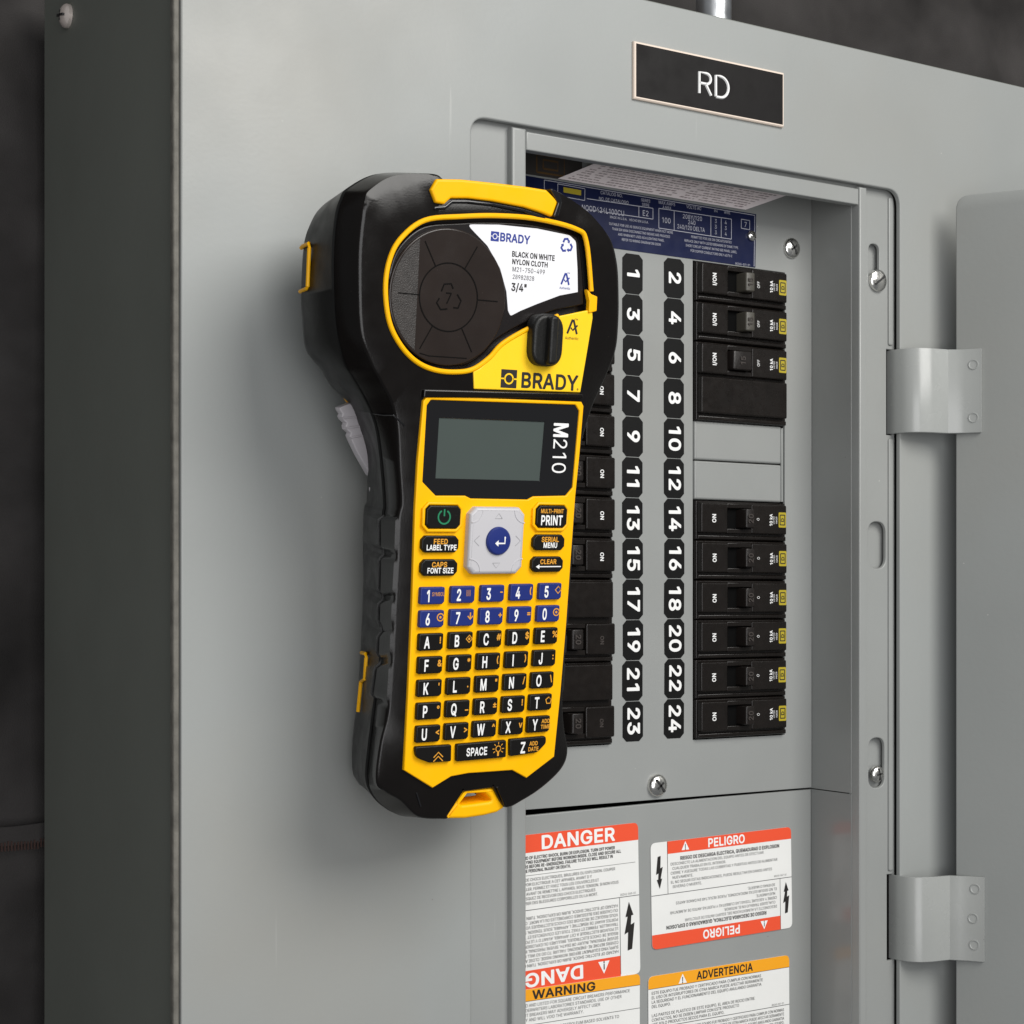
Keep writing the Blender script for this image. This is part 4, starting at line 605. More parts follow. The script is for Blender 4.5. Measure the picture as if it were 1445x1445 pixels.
# ================================================================== breakers
def breaker(n, left=False, double=False, style='on'):
    zt = ZT(n)+random.uniform(-.12, .12); x0, x1 = (-52.8, 4.1) if left else (53.3, 109.9)
    nm = 'double width' if double else 'single pole'
    a_ = n-1 if left else n; side = 'left' if left else 'right'
    lab = f'black {nm} circuit breaker just {side} of the stickers {WORD[a_]} and {WORD[a_+2]}' if double else f'black {nm} circuit breaker just {side} of the sticker {WORD[a_]}'
    B = Thing('circuit_breaker', lab, 'circuit breaker', ((x0+x1)/2, 34, zt-9), 'black circuit breakers in the panel')
    def R(a, b): return (x0+a, x0+b) if not left else (x1-b, x1-a)     # the left bank is mirrored
    H = 18.7 if not double else 18.97+18.7
    zb = zt-H; dy = random.uniform(-.25, .25)
    bm = NB(); slab(bm, rect(x0, zb, x1, zt, .6, 2), 32.4+dy, 50, bev=.7, seg=3); B.add('case', bm, 'brk')
    pz1 = (zt if not (double and left) else zt-18.97)-1.1
    pz0 = pz1-14.3; mid = (pz0+pz1)/2; F = 29.6+dy
    a, b = R(.8, 17.2)
    bm = NB(); slab(bm, rect(a, pz0, b, pz1, .9, 3), F-.5, 33.5, bev=.8, seg=4); B.add('raised_block', bm, 'brk')
    a, b = R(32.4, 55.0)
    bm = NB(); slab(bm, rect(a, pz0, b, pz1, .7, 3), F, 33.5, bev=.7, seg=4); B.add('raised_block', bm, 'brk')
    a, b = R(17.25, 32.35)
    for q0, q1 in ((pz0, pz0+2.2), (pz1-2.2, pz1)):
        bm = NB(); slab(bm, rect(a, q0, b, q1), F+.1, 33.5, bev=.35, seg=3); B.add('toggle_guard', bm, 'brk')
    bm = NB(); box(bm, a, 32.1+dy, pz0+2.25, b, 32.3+dy, pz1-2.25); B.add('toggle_pocket', bm, 'dark')
    hx0, hx1 = R(24.6, 31.6) if not left else R(20.4, 28.2)
    if style == 'wide': hx0, hx1 = R(17.6, 30.5)
    hy = 25.2 if style != 'wide' else 26.2
    z0_, z1_ = (pz0+2.6, pz1-2.6)
    bm = NB(); tmp = [(hx0, 33), (hx1, 33), (hx1-.7, hy), (hx0+1.0, hy+.5)]
    tf = Matrix(((1, 0, 0, 0), (0, 0, 1, 0), (0, -1, 0, 0), (0, 0, 0, 1)))
    slab(bm, rpoly(tmp, [0, 0, 1.2, 1.2], 3), -z1_, -z0_, bev=.5, seg=3, bb=True, tf=tf)
    tg = B.add('toggle', bm, 'togw' if style == 'pale' else 'tog', recalc=True)
    bm = NB(); text(bm, '20' if n > 6 else '15', 2.9, (hx0+hx1)/2, mid, hy-.12, -90 if left else 90, .9, .03); B.add('rating_emboss', bm, 'emb', tg)
    bm = NB(); fy = F-.58
    if left:
        a, b = R(8.4, 8.4); text(bm, 'ON', 1.9, a, mid-.6, fy, -90, 1.0, .03)
    else:
        text(bm, 'I/ON' if n <= 6 else 'ON', 2.2, x0+8.6, mid+random.uniform(-.3, .3), fy, 90, .9, .03)
        text(bm, 'OFF' if n <= 6 else 'O', 1.6, x0+36.5, mid, F-.08, 90, .8, 0)
        for q, (tx, ss) in enumerate((('10 kA', 1.7), ('LISTED', .9), ('HACR', 1.0))): text(bm, tx, ss, x0+44.8+q*1.75, mid-.2, F-.08, 90, .9, .03 if q == 0 else 0)
    B.add('lettering', bm, 'emb' if (left and n in (18, 22, 24)) else 'wht')
    if not left:
        lx = x0+49.7; bm = NB(); w = 4.8; hh = 7.4
        poly(bm, rpoly(rect(lx, mid-hh/2, lx+w, mid+hh/2), .5, 2), F-.08); bd_ = B.add('badge', bm, 'sqd')
        bm = NB(); c0, c1 = lx+.9, lx+w-.9; d0, d1 = mid-hh/2+1.3, mid+hh/2-1.3
        stroke(bm, [(c0, d0), (c1, d0)], .5, F-.14); stroke(bm, [(c1, d0), (c1, d1)], .5, F-.15); stroke(bm, [(c1, d1), (c0, d1)], .5, F-.14); stroke(bm, [(c0, d1), (c0, d0)], .5, F-.15)
        text(bm, 'D', 1.7, (c0+c1)/2, mid, F-.16, 90, 1.2, .03); B.add('badge_mark', bm, 'ink', bd_)
    if double:
        fz0, fz1 = (zb+3.4, zt-18.97+2.2) if not left else (zt-18.97+1.4, zt-.9)
        bm = NB(); slab(bm, rect(x0+.9, fz0, x1-1.6, fz1, .8, 3), F-.2, 33.5, bev=.8, seg=4); B.add('filler_half', bm, 'brk')
    bm = NB(); slab(bm, rect(x0+.6, zb+.3, x1-.6, zb+2.3), 31.2+dy, 33.5, bev=.6, seg=3); B.add('ledge', bm, 'brk')
for n, st, db in ((2, 'pale', False), (4, 'pale', False), (6, 'wide', True), (14, 'on', False), (16, 'on', False), (18, 'on', False), (20, 'on', False), (22, 'on', False), (24, 'on', False)):
    breaker(n, style=st, double=db)
for n, db in ((1, False), (3, False), (5, False), (7, False), (9, False), (11, False), (13, False), (15, False), (17, True), (21, True)):
    breaker(n+1, left=True, double=db)
# ================================================================== number stickers
for n in range(1, 25):
    odd = n % 2; x0, x1 = (11.0, 22.8) if odd else (35.4, 47.4)
    k = (n-1)//2; pit = (160.6+66.4)/12; zt = (160.2 if odd else 160.4)-k*pit + (0 if not odd else -.2); zb = zt-pit+.35
    c = 2.2; P = [(x0+c, zb), (x1-c, zb), (x1, zb+c), (x1, zt-c), (x1-c, zt), (x0+c, zt), (x0, zt-c), (x0, zb+c)]
    T = Thing('number_sticker', f'black sticker with the white numeral {WORD[n]}, in the {"left" if odd else "right"} sticker column', 'sticker', ((x0+x1)/2, 34, (zt+zb)/2), 'black number stickers between the breaker banks')
    bm = NB(); slab(bm, P, 33.75, 33.98, bev=.06, seg=1, back=False); T.add('vinyl', bm, 'stick')
    bm = NB(); text(bm, str(n), 6.7, (x0+x1)/2+.4, (zt+zb)/2, 33.70, -90, 1.1, .03); T.add('numeral', bm, 'wht')
    T.root.rotation_euler.y = random.uniform(-.012, .012); T.root.location.x += random.uniform(-.0002, .0002)
# ================================================================== name plate
P = rect(-9.0, 220.0, 78.6, 245.4)
T = Thing('name_plate', 'engraved black name plate reading RD, above the door opening', 'name plate', (34.8, 0, 232))
bm = NB(); slab(bm, P, -1.7, -.02, bev=.5, seg=1); T.add('core_plate', bm, 'cream')
bm = NB(); slab(bm, rect(-8.0, 221.0, 77.6, 244.4), -1.9, -1.6, bev=.1, seg=1, back=False); T.add('face', bm, 'plate')
bm = NB(); zc = 232.6; rx = 27.4
def arc(cx, cz, r, a0, a1, n=12, rz=None): return [(cx+r*cos(radians(a0+(a1-a0)*i/n)), cz+(rz or r)*sin(radians(a0+(a1-a0)*i/n))) for i in range(n+1)]
def rdst(pts): tube(bm, [(p[0], -1.95, p[1]) for p in pts], .68, 6)
rdst([(rx, zc-4.8), (rx, zc+4.8), (rx+4.2, zc+4.8)]+arc(rx+4.2, zc+2.4, 2.4, 90, -90)+[(rx, zc)]); rdst([(rx+3.6, zc), (rx+6.8, zc-4.8)])
rdst([(rx+9.6, zc-4.8), (rx+9.6, zc+4.8), (rx+12.2, zc+4.8)]+arc(rx+12.2, zc, 4.8, 90, -90, 16)+[(rx+9.6, zc-4.8)])
T.add('engraved_letters', bm, 'wht')
# ================================================================== rating label (navy) and folded tag
T = Thing('rating_label', 'navy blue rating label with pale print above the breakers', 'label', (30, 34, 175))
Y = 33.7
bm = NB(); slab(bm, [(-64, 161.6), (91.6, 161.3), (92.1, 187.4), (-33.5, 188.6), (-64, 188.8)], Y, 33.97, bev=.05, seg=1, back=False); T.add('sheet', bm, 'navy')
bm = NB(); y = Y-.07
for pp in ([(768, 254), (1065, 304), (1064, 376)], [(768, 254), (768, 330)], [(828, 280.3), (921.3, 294), (921.3, 309.3), (828, 295.5)], [(901.4, 291), (901.4, 306.4)],
           [(787, 259.5), (825.3, 266.4), (825, 283), (787, 276), (787, 259.5)], [(929.6, 294), (1032, 309.3), (1032, 337.6), (929.6, 321.8), (929.6, 294)],
           [(951.2, 297), (951.2, 325)], [(1003, 305), (1003, 333)], [(1017.6, 307.3), (1017.6, 335.3)], [(1045.9, 309.3), (1057.8, 311.3), (1057.8, 324.2), (1045.9, 322), (1045.9, 309.3)]):
    pp = [on(a, b, Y) for a, b in pp]
    for a, b in zip(pp, pp[1:]): stroke(bm, [a, b], .3, y)
def tl(s, size, px, py, sx=.9, al='CENTER', bold=.0, Y_=33.7):
    x, z = on(px, py, Y_); text(bm, s, size, x, z, Y_-.07, 0, sx, bold, al, res=1)
tl('CATALOG NO.', 1.5, 863, 274); tl('NO. DE CATALOGO', 1.5, 866, 283); tl('NQOD424L100CU', 2.5, 851, 297, .8)
tl('E2', 2.5, 911, 301); tl('SERIES', 1.3, 911, 283); tl('SERIE', 1.3, 911, 289); tl('MAX AMPS', 1.5, 941, 287); tl('A.MAX', 1.3, 941, 293)
tl('100', 2.4, 940, 311); tl('VOLTS AC', 1.5, 979, 293); tl('208Y/120', 2.0, 977, 307); tl('240', 2.0, 976, 314); tl('240/120 DELTA', 2.0, 975, 322, .8)
tl('PH', 1.3, 1010, 298); tl('WIRE', 1.3, 1026, 300)
for i, s in enumerate('3 3 3'.split()): tl(s, 1.8, 1010, 312+i*8)
for i, s in enumerate('4 3 4'.split()): tl(s, 1.8, 1024, 314+i*8)
tl('7', 2.4, 1052, 317)
tl('MADE IN U.S.A.   HECHO EN U.S.A.', 1.1, 888, 310, .9)
for i, s in enumerate(['SUITABLE FOR USE AS SERVICE EQUIPMENT WHEN NOT MORE', 'THAN SIX MAIN DISCONNECTING MEANS ARE PROVIDED', 'AND WHEN NOT USED AS A LIGHTING PANEL', 'REFER TO WIRING DIAGRAM ON DOOR']):
    tl(s, 1.15, 905, 322+i*6.5, .78)
for i, s in enumerate(['PERMITTED FOR USE ON CIRCUITS RATED', 'REPLACE ONLY WITH LISTED BREAKERS OF SAME TYPE', 'SHORT CIRCUIT CURRENT RATING SEE PANEL LABEL', 'FOR COPPER CONDUCTORS ONLY 60/75 C']):
    tl(s, 1.15, 1004, 338+i*6.5, .78)
tl('80245-001-01', 1.0, 1048, 373)
T.add('print', bm, 'navyp')
bm = NB(); poly(bm, [on(795, 264, Y), on(820, 268.5, Y), on(820, 276, Y), on(795, 271.5, Y)], y); T.add('maker_badge', bm, 'sqd')
T = Thing('painted_shade_patch', 'dark painted shade with a faint brown badge reflection in the upper left corner of the opening', 'tag', (-40, 34, 198))
bm = NB()
slab(bm, [(-64, 189.4), (-12, 189.4), (-12, 203.5), (-64, 203.5)], 33.7, 33.97, bev=.05, seg=1, back=False)
T.add('sheet', bm, 'shadebrown')  # dark sheet painting shade on the dead front; its marks imitate a label reflection
bm = NB()
for q in (rect(-37, 191, -22, 199), rect(-33.5, 193, -25.5, 197)): stroke(bm, q+[q[0]], .9, 33.6)
T.add('painted_badge_reflection', bm, 'brown')
bm = NB(); q = [(-60, 189.8), (-46, 189.8), (-46, 198), (-60, 198)]; stroke(bm, q+[q[0]], .3, 33.6); T.add('painted_border_reflection', bm, 'emb')
# folded white tag
T = Thing('folded_tag', 'creased pinkish white instruction tag folded out over the navy label', 'tag', (35, 20, 190))
N = 26; bm = NB(); g = []
a0 = Vector((-25.3, 33.4, 189.3)); a1 = Vector((85.5, 33.4, 188.2)); b0 = Vector((-20.4, 7.0, 192.4)); b1 = Vector((92.5, 8.0, 192.2))
b0 = Vector((-20.8, 7, 189.9)); b1 = Vector((90.5, 7, 189.9))
_a = on(848, 227, 7); _b = on(1117, 273, 7)
a0.x, a0.z = on(787, 252, 33.2); a1.x, a1.z = on(1052, 296, 33.2); a0.y = a1.y = 33.2
b0.y = b1.y = 29; b0.x, b0.z = on(848, 227, 29); b1.x, b1.z = on(1118, 273, 29); b0 += (b0-a0)*.22; b1 += (b1-a1)*.22
def ft(i, j, off=0):
    u = i/N; v = j/8; p = (a0*(1-u)+a1*u)*(1-v)+(b0*(1-u)+b1*u)*v
    p.y += noise.noise(Vector((i*.5, j*.6, 2)))*.3; p.y -= off; p.z -= off*.5; return p
for j in range(9): g.append([bm.verts.new(ft(i, j)) for i in range(N+1)])
for j in range(8):
    for i in range(N): bm.faces.new((g[j][i], g[j][i+1], g[j+1][i+1], g[j+1][i]))
T.add('sheet', bm, 'pink')
bm = NB()
def tword(u0, u1, v, h=.028):
    q = []
    for uu, vv in ((u0, v-h), (u1, v-h), (u1, v+h), (u0, v+h)):
        q.append(bm.verts.new(ft(uu*N, vv*8, .12)))
    bm.faces.new(q)
for row in range(11):
    v = .08+row*.082; u = .03
    while u < .95:
        w = random.uniform(.006, .03)
        if random.random() < .85 and not (.56 < u < .585): tword(u, u+w*.8, v+random.uniform(-.004, .004), .012+.008*random.random())
        u += w
o = T.add('print', bm, 'pinkink', smooth=False); 
# ================================================================== warning labels on the lower front
YL = 34.1
class Lab:
    def __init__(s, name, label, px_tl, w, h, rot, radii=3.2, tlr=None):
        x, z = px_tl; s.x, s.z, s.w, s.h = x, z, w, h; s.a = radians(rot); s.rot = rot
        s.T = Thing(name, label, 'warning label', (x+w/2, YL, z-h/2), 'warning labels under the breakers'); s.b = {}
        bm = NB(); slab(bm, s.q(rpoly([(0, 0), (w, 0), (w, h), (0, h)], radii, 5)), YL-.2, YL+.1, bev=.05, seg=1, back=False); s.base = s.T.add('sheet', bm, 'paper')
    def p(s, u, v): return (s.x+u*cos(s.a)+v*sin(s.a), s.z+u*sin(s.a)-v*cos(s.a))      # v measured downward
    def q(s, L): return [s.p(*t) for t in L]
    def bm(s, m, own=False): return s.b.setdefault(m+('#%d' % len(s.b) if own else ''), NB())
    def fill(s, L, m, d=.27, r=0): flat(s.bm(m, True), s.q(rpoly(L, r, 4) if r else L), YL-d)
    def line(s, a, b, m='ink', w=.3, d=.30): stroke(s.bm(m), [s.p(*a), s.p(*b)], w, YL-d)
    def text(s, t, size, u, v, m='ink', al='LEFT', sx=.85, bold=0, flip=False, d=.33, res=1):
        x, z = s.p(u, v); text(s.bm(m, size > 3), t, size, x, z, YL-d, s.rot+(180 if flip else 0), sx, bold, al, res=res)
    def tri(s, u, v, r, flip=False):
        k = -1 if flip else 1
        flat(s.bm('wht', True), s.q([(u-r, v+k*r*.8), (u+r, v+k*r*.8), (u, v-k*r)]), YL-.33)
        s.text('!', r*1.1, u, v+k*r*.2, 'ink', 'CENTER', .8, .03, flip, .36)
    def bolt(s, u, v, k, flip=False):
        f = 1 if not flip else -1; own = s.bm('ink', True)
        for L in ([(1.3, -10.5), (-1.2, -9.8), (-2.8, 2.2), (.2, 1.6), (-1.2, 6)], ):
            P = [(-.9, -10.4), (1.6, -10.9), (1.2, -2.8), (3.2, -3.6), (1.5, 3.4), (1.2, 5), (-.8, 5.2), (-.4, .4), (-2.4, 1.2)]
            flat(own, s.q([(u+a*k*f, v+b*k*f) for a, b in P]), YL-.33)
            flat(own, s.q([(u+a*k*f, v+b*k*f) for a, b in [(-1.9, 4.6), (2.5, 4.0), (.5, 10.6)]]), YL-.34)
    def done(s):
        nm = {'ink': 'black_print', 'wht': 'white_lettering', 'red': 'red_band', 'amber': 'amber_band', 'inkg': 'small_print', 'line': 'rule'}
        for m, b in s.b.items(): m = m.split('#')[0]; s.T.add(nm.get(m, 'print'), b, m)
EN = ['HAZARD OF ELECTRIC SHOCK, BURN OR EXPLOSION. TURN OFF POWER', 'SUPPLYING EQUIPMENT BEFORE WORKING INSIDE. CLOSE AND SECURE ALL', 'COVERS BEFORE RE-ENERGIZING. FAILURE TO DO SO WILL RESULT IN', 'SEVERE PERSONAL INJURY OR DEATH.']
FR = ['RISQUE DE CHOCS ELECTRIQUES, BRULURES OU EXPLOSION. COUPER', 'LE POUVOIR ELECTRIQUE A CET APPAREIL AVANT D Y', 'TRAVAILLER. FERMEZ ET FIXEZ TOUS LES COUVERCLES ET', 'PORTES AVANT DE REMETTRE L APPAREIL SOUS TENSION. SI NON VOUS', 'VOUS RISQUEZ DE RECEVOIR DES CHOCS ELECTRIQUES', 'OU CAUSER DES BLESSURES CORPORELLES OU LA MORT.']
ES = ['RIESGO DE DESCARGA ELECTRICA, QUEMADURAS O EXPLOSION', 'DESCONECTE LA ALIMENTACION DEL EQUIPO ANTES DE EFECTUAR', 'CUALQUIER TRABAJO EN EL INTERIOR.', 'CIERRE Y ASEGURE TODAS LAS CUBIERTAS Y PUERTAS ANTES DE ALIMENTAR', 'NUEVAMENTE.', 'EL NO SEGUIR ESTAS INDICACIONES, PUEDE RESULTAR EN DANOS ANTES', 'SEVERAS O MUERTE.']
AD = ['ESTE EQUIPO FUE PROBADO Y CERTIFICADO PARA CUMPLIR CON NORMAS', 'EL USO DE INTERRUPTORES DE OTRA MARCA PUEDE AFECTAR SERIAMENTE', 'LA SEGURIDAD Y EL FUNCIONAMIENTO DEL EQUIPO ANULANDO GARANTIA', 'DEL EQUIPO.', '', 'LAS PARTES DE PLASTICO DE ESTE EQUIPO, EL AREA DE ROCIO ENTRE', 'CONTACTOS, NO SE DEBEN LIMPIAR CON ESTE PRODUCTO', 'USE SOLO PRODUCTOS SECOS PARA EL EQUIPO.']

L = Lab('warning_label', 'red and white DANGER label with one upward lightning arrow, partly behind the left rail', (-52, -106.0), 72, 70.5, 1.2, 3)
L.fill([(0, 0), (71.9, 0), (71.9, 8.1), (0, 8.1)], 'red', r=[0, 3, 0, 0]) if False else L.fill(rpoly([(0, 0), (72, 0), (72, 8.1), (0, 8.1)], [3, 3, 0, 0], 5), 'red')
L.text('DANGER', 5.8, 38.0, 4.1, 'wht', 'CENTER', 1.2, .045, res=4)
for i, t_ in enumerate(EN): L.text(t_, 1.35, 4, 10.4+i*1.95, 'ink', sx=.80, bold=.03)
L.line((4, 18.3), (70, 18.3), 'inkg', .18)
for i, t_ in enumerate(FR): L.text(t_, 1.3, 2, 20.2+i*2.1, 'ink', sx=.92)
L.text('80245-049-01', 1.0, 61, 32.6, 'inkg')
L.line((0, 33.8), (72, 33.8), 'inkg', .3); L.line((60.6, 33.8), (60.6, 69.4), 'inkg', .3)
for i, t_ in enumerate(EN+FR+EN[:1]): L.text((t_+' '+t_)[:62], 1.35, 59.5, 58.6-i*2.12, 'ink', sx=.95, bold=.01, flip=True)
L.fill([(0, 60.8), (60.6, 60.8), (60.6, 70.3), (0, 70.3)], 'red')
L.text('DANGER', 5.8, 39.8, 65.2, 'wht', 'LEFT', 1.36, .045, flip=True, res=4)
L.tri(51, 64.6, 3.2, flip=True); L.bolt(66.4, 47.5, -1.05)
L.done()
L = Lab('warning_label', 'amber and white WARNING label below the DANGER label', (-51.2, -174.8), 72, 60, -.1, 3)
for o in [L.base]: o.location.y = -.00045
YL -= .45
L.fill(rpoly([(0, 0), (72, 0), (72, 5.3), (0, 5.3)], [3, 3, 0, 0], 5), 'amber')
L.text('WARNING', 3.7, 29.2, 2.75, 'ink', 'CENTER', 1.36, .05, res=4)
for i, t_ in enumerate(['TESTED AND LISTED FOR SQUARE CIRCUIT BREAKERS PERFORMANCE', 'BY UNDERWRITERS LABORATORIES STANDARDS. USE OF OTHER', 'CIRCUIT BREAKERS MAY ADVERSELY AFFECT USER', 'SAFETY AND WILL VOID THE WARRANTY.']): L.text(t_, 1.4, 2, 7.2+i*2.15, 'inkg', sx=.98, bold=.006)
L.line((0, 5.3), (72, 5.3), 'ink', .2); L.line((0, 16.0), (72, 16.0), 'inkg', .25)
for i, t_ in enumerate(['DO NOT USE PETROLEUM BASED SOLVENTS TO', 'CLEAN THIS EQUIPMENT.']): L.text(t_, 1.4, 16, 18.4+i*2.15, 'inkg', sx=.98, bold=.006)
L.done()
YL += .45
L = Lab('warning_label', 'red and white PELIGRO label with two lightning arrows, right of DANGER', (27.4, -114.9), 87.4, 50, 1.1, 3)
L.fill(rpoly([(9.8, 0), (87.4, 0), (87.4, 5.9), (9.8, 5.9)], [0, 3, 0, 0], 5), 'red')
L.text('PELIGRO', 3.9, 46.0, 3.0, 'wht', 'CENTER', .98, .04, res=4); L.tri(20.6, 3.1, 2.3)
L.text(ES[0], 1.6, 48.5, 8.6, 'ink', 'CENTER', .86, .02)
for i, t_ in enumerate(ES[1:]): L.text(t_, 1.3, 11.5 if i in (0, 2, 4) else 12.5, 10.9+i*2.15, 'inkg', sx=.98)
L.text('80245-047-01', .9, 84, 23.3, 'inkg', 'RIGHT')
L.line((0, 24.8), (87.4, 24.8), 'inkg', .3); L.line((9.8, 0), (9.8, 24.8), 'ink', .25); L.line((79.7, 24.8), (79.7, 50), 'ink', .25)
L.text(ES[0], 1.6, 39.5, 40.6, 'ink', 'CENTER', .86, .02, flip=True)
for i, t_ in enumerate(ES[1:]): L.text(t_, 1.3, 77.5 if i in (0, 2, 4) else 76.5, 38.2-i*2.15, 'inkg', sx=.98, flip=True)
L.fill(rpoly([(0, 43.2), (79.7, 43.2), (79.7, 50), (0, 50)], [0, 0, 0, 3], 5), 'red')
L.text('PELIGRO', 3.9, 42, 46.5, 'wht', 'CENTER', .98, .04, flip=True, res=4); L.tri(69, 46.3, 2.3, flip=True)
L.bolt(4.6, 14.2, .72, flip=False)
L.bolt(83.8, 34.6, -.72)
L.done()
L = Lab('warning_label', 'amber and white ADVERTENCIA label at the bottom right', (26.0, -177.2), 87.6, 70, .45, 3)
L.fill(rpoly([(0, 0), (87.6, 0), (87.6, 6.0), (0, 6.0)], [3, 3, 0, 0], 5), 'amber')
L.text('ADVERTENCIA', 3.6, 46.5, 3.0, 'ink', 'CENTER', .96, .03, res=4); L.tri(20.4, 3.5, 2.5); L.line((0, 6), (87.6, 6), 'ink', .2)
for i, t_ in enumerate(AD): L.text(t_, 1.4, 1.8, 8.0+i*2.1, 'ink', sx=.96, bold=.004)
L.text('80245-051-01', .9, 84, 23.4, 'inkg', 'RIGHT'); L.line((0, 24.4), (87.6, 24.4), 'inkg', .3)
for i, t_ in enumerate(AD): L.text(t_, 1.4, 84, 26.6+i*2.1, 'ink', sx=.8, al='RIGHT')
L.done()
# ================================================================== handheld label printer
HP = Thing('label_printer', 'black and yellow handheld label printer with keypad and grey screen, stuck to the panel front', 'label printer', DO, local=True)
HP.root.matrix_world = Matrix.Translation(DO*S) @ MR.to_4x4()
A = HP.add
LFT = [  # front crease, seam line, rear edge -- top to bottom, left side
 ((-29, 114.3), (-28.5, 115), (-26, 110)), ((-45.4, 112.6), (-46, 113.5), (-42, 109)), ((-55.6, 106.6), (-57.4, 107.4), (-51, 106)),
 ((-57.9, 102.5), (-60.3, 103.2), (-57.2, 101)), ((-58.8, 96), (-61.9, 97), (-60.6, 95)), ((-59.4, 85.5), (-62.5, 85.7), (-62.4, 88)),
 ((-58.9, 73), (-61.8, 72), (-62.6, 71)), ((-58, 62.4), (-60.8, 62), (-61.6, 62)), ((-56.3, 54.1), (-59, 53.5), (-59.6, 51)),
 ((-51.9, 45.7), (-56, 45.5), (-54, 45.4)), ((-48.5, 40.6), (-51.9, 40.1), (-48.5, 38.5)), ((-42.9, 32.1), (-46.2, 32), (-39.8, 31.7)),
 ((-40.5, 23.9), (-42.0, 24), (-35.7, 24.3)), ((-38.9, 10), (-39.2, 12), (-31, 12)), ((-37.3, -2.8), (-36.9, -4), (-29.8, -5)),
 ((-38.1, -8.2), (-37.1, -9), (-31, -10)), ((-37.9, -25), (-36.2, -25), (-30.6, -25)), ((-38, -38.5), (-35.7, -40), (-29.6, -40)),
 ((-37.9, -57.5), (-35.3, -60), (-29.3, -62)), ((-38.4, -78.8), (-37, -79), (-29.7, -85)), ((-41, -92), (-38.4, -95), (-31, -100)),
 ((-41.7, -105.5), (-38.9, -106), (-31, -111)), ((-37.5, -110), (-37, -112.5), (-28.5, -116)), ((-30.8, -114), (-31.5, -118.5), (-22, -118)),
 ((-23.0, -120.6), (-23, -123.0), (-16, -116)), ((-11.8, -122.4), (-11.5, -123.6), (-10, -113.5)), ((-11.0, -122.2), (-10.8, -123.2), (-9.4, -113)), ((-10.7, -121.4), (-10.5, -122.4), (-9.2, -112.6))]
NOT = [((-4.2, -112.6), (-4, -112), (-4, -110)), ((9.2, -112), (12, -111.4), (14, -110))]
RGT = [(15.9, -121.6), (24.1, -119.5), (33.7, -114.6), (41.7, -108), (43.9, -99.8), (42.3, -90), (41.6, -78), (41.5, -60), (41.4, -42), (41.4, -26.9), (41.3, 0.6), (42.4, 17), (45.0, 28), (48.2, 37.5), (53.0, 47.3), (56.6, 57), (57.2, 66), (56.6, 77.3), (54.6, 90.6), (49.3, 100.8), (37, 110.1), (21.5, 114.9)]
def inset(pt, d, c=(0, 0)):
    v = Vector((pt[0]-(0 if abs(pt[1]) < 100 else 0), 0)); return (pt[0]-d, pt[1])
loopF, loopS, loopR = [], [], []
def put(a, b, c): loopF.append(a); loopS.append(b); loopR.append(c)
for r in LFT: put(*r)
for k_, r in enumerate(NOT):
    put(*r)
    put(*r)
for i, p_ in enumerate(RGT):
    q = .15+.85*min(1, max(0, (p_[1]+100)/20)); top = max(0, (p_[1]-98)/17)
    rr = 2.2+ (3.6 if p_[1] < 30 else 0)
    put((p_[0]-2.0*(1-top*.7)*q, p_[1]+(1.5 if p_[1] < -104 else -.6*top)), p_, (p_[0]-rr*(1-.5*top), p_[1]+((8.5 if p_[0] < 34 else 5) if p_[1] < -104 else -4*top)))
for r in [((20.6, 110.5), (20.6, 110.8), (18, 106)), ((20, 108.6), (20, 108.8), (17, 105)), ((-4, 109.2), (-4, 109.4), (-4, 106)), ((-27.5, 108.4), (-27.5, 108.6), (-26, 105)), ((-28.6, 110.5), (-28.4, 110.8), (-26.2, 106))]: put(*r)
K = 10
F_ = spline(loopF, K, True); S_ = spline(loopS, K, True); R_ = spline(loopR, K, True)
PADS = [(-21, -9.5), (-38, -23.5), (-50, -41), (-61, -53), (-76.5, -64)]
def pad(w):
    for a, b in PADS:
        if a < w < b: return min(1.0, (w-a)/.7, (b-w)/.7)
    return 0.0
def padded(L, amt, ref):
    O_ = offset_cw(L, 1); out = []
    for i, p_ in enumerate(L):
        k = pad(ref[i][1])*amt if abs(ref[i][0]) > 25 else 0
        out.append((p_[0]+(O_[i][0]-p_[0])*k, p_[1]+(O_[i][1]-p_[1])*k))
    return out
def offset_cw(L, d):
    if sarea(L) > 0: return offset(L, d)
    return list(reversed(offset(list(reversed(L)), d)))
def shr(L, d): return [(p_[0]*(1-d/40), p_[1]-d*.8*min(1, max(-1, p_[1]/60))) for p_ in L]
def topk(p_): return min(1, max(0, (p_[1]-99)/12))
def robust_cap(bm, outer, hole, front):
    from mathutils.geometry import delaunay_2d_cdt
    vs = list(outer)+(list(hole) if hole else []); n = len(outer); yy = outer[0].co.y
    ed = [(i, (i+1) % n) for i in range(n)]
    if hole: m_ = len(hole); ed += [(n+i, n+(i+1) % m_) for i in range(m_)]
    co, _, fc, ov, _, _ = delaunay_2d_cdt([Vector((v.co.x, v.co.z)) for v in vs], ed, [], 0, 1e-4)
    mp = [vs[o_[0]] if o_ else bm.verts.new((co[i].x, yy, co[i].y)) for i, o_ in enumerate(ov)]
    P = [(v.co.x, v.co.z) for v in outer]; Hh = [(v.co.x, v.co.z) for v in hole] if hole else None
    for f in fc:
        c_ = (sum(co[i].x for i in f)/len(f), sum(co[i].y for i in f)/len(f))
        if inside(c_, P) and not (Hh and inside(c_, Hh)):
            a_ = sum(co[f[k-1]].x*co[f[k]].y-co[f[k]].x*co[f[k-1]].y for k in range(len(f)))
            q_ = list(f) if (a_ > 0) == front else list(f)[::-1]
            if len({mp[i] for i in q_}) == len(q_):
                try: bm.faces.new([mp[i] for i in q_])
                except ValueError: pass
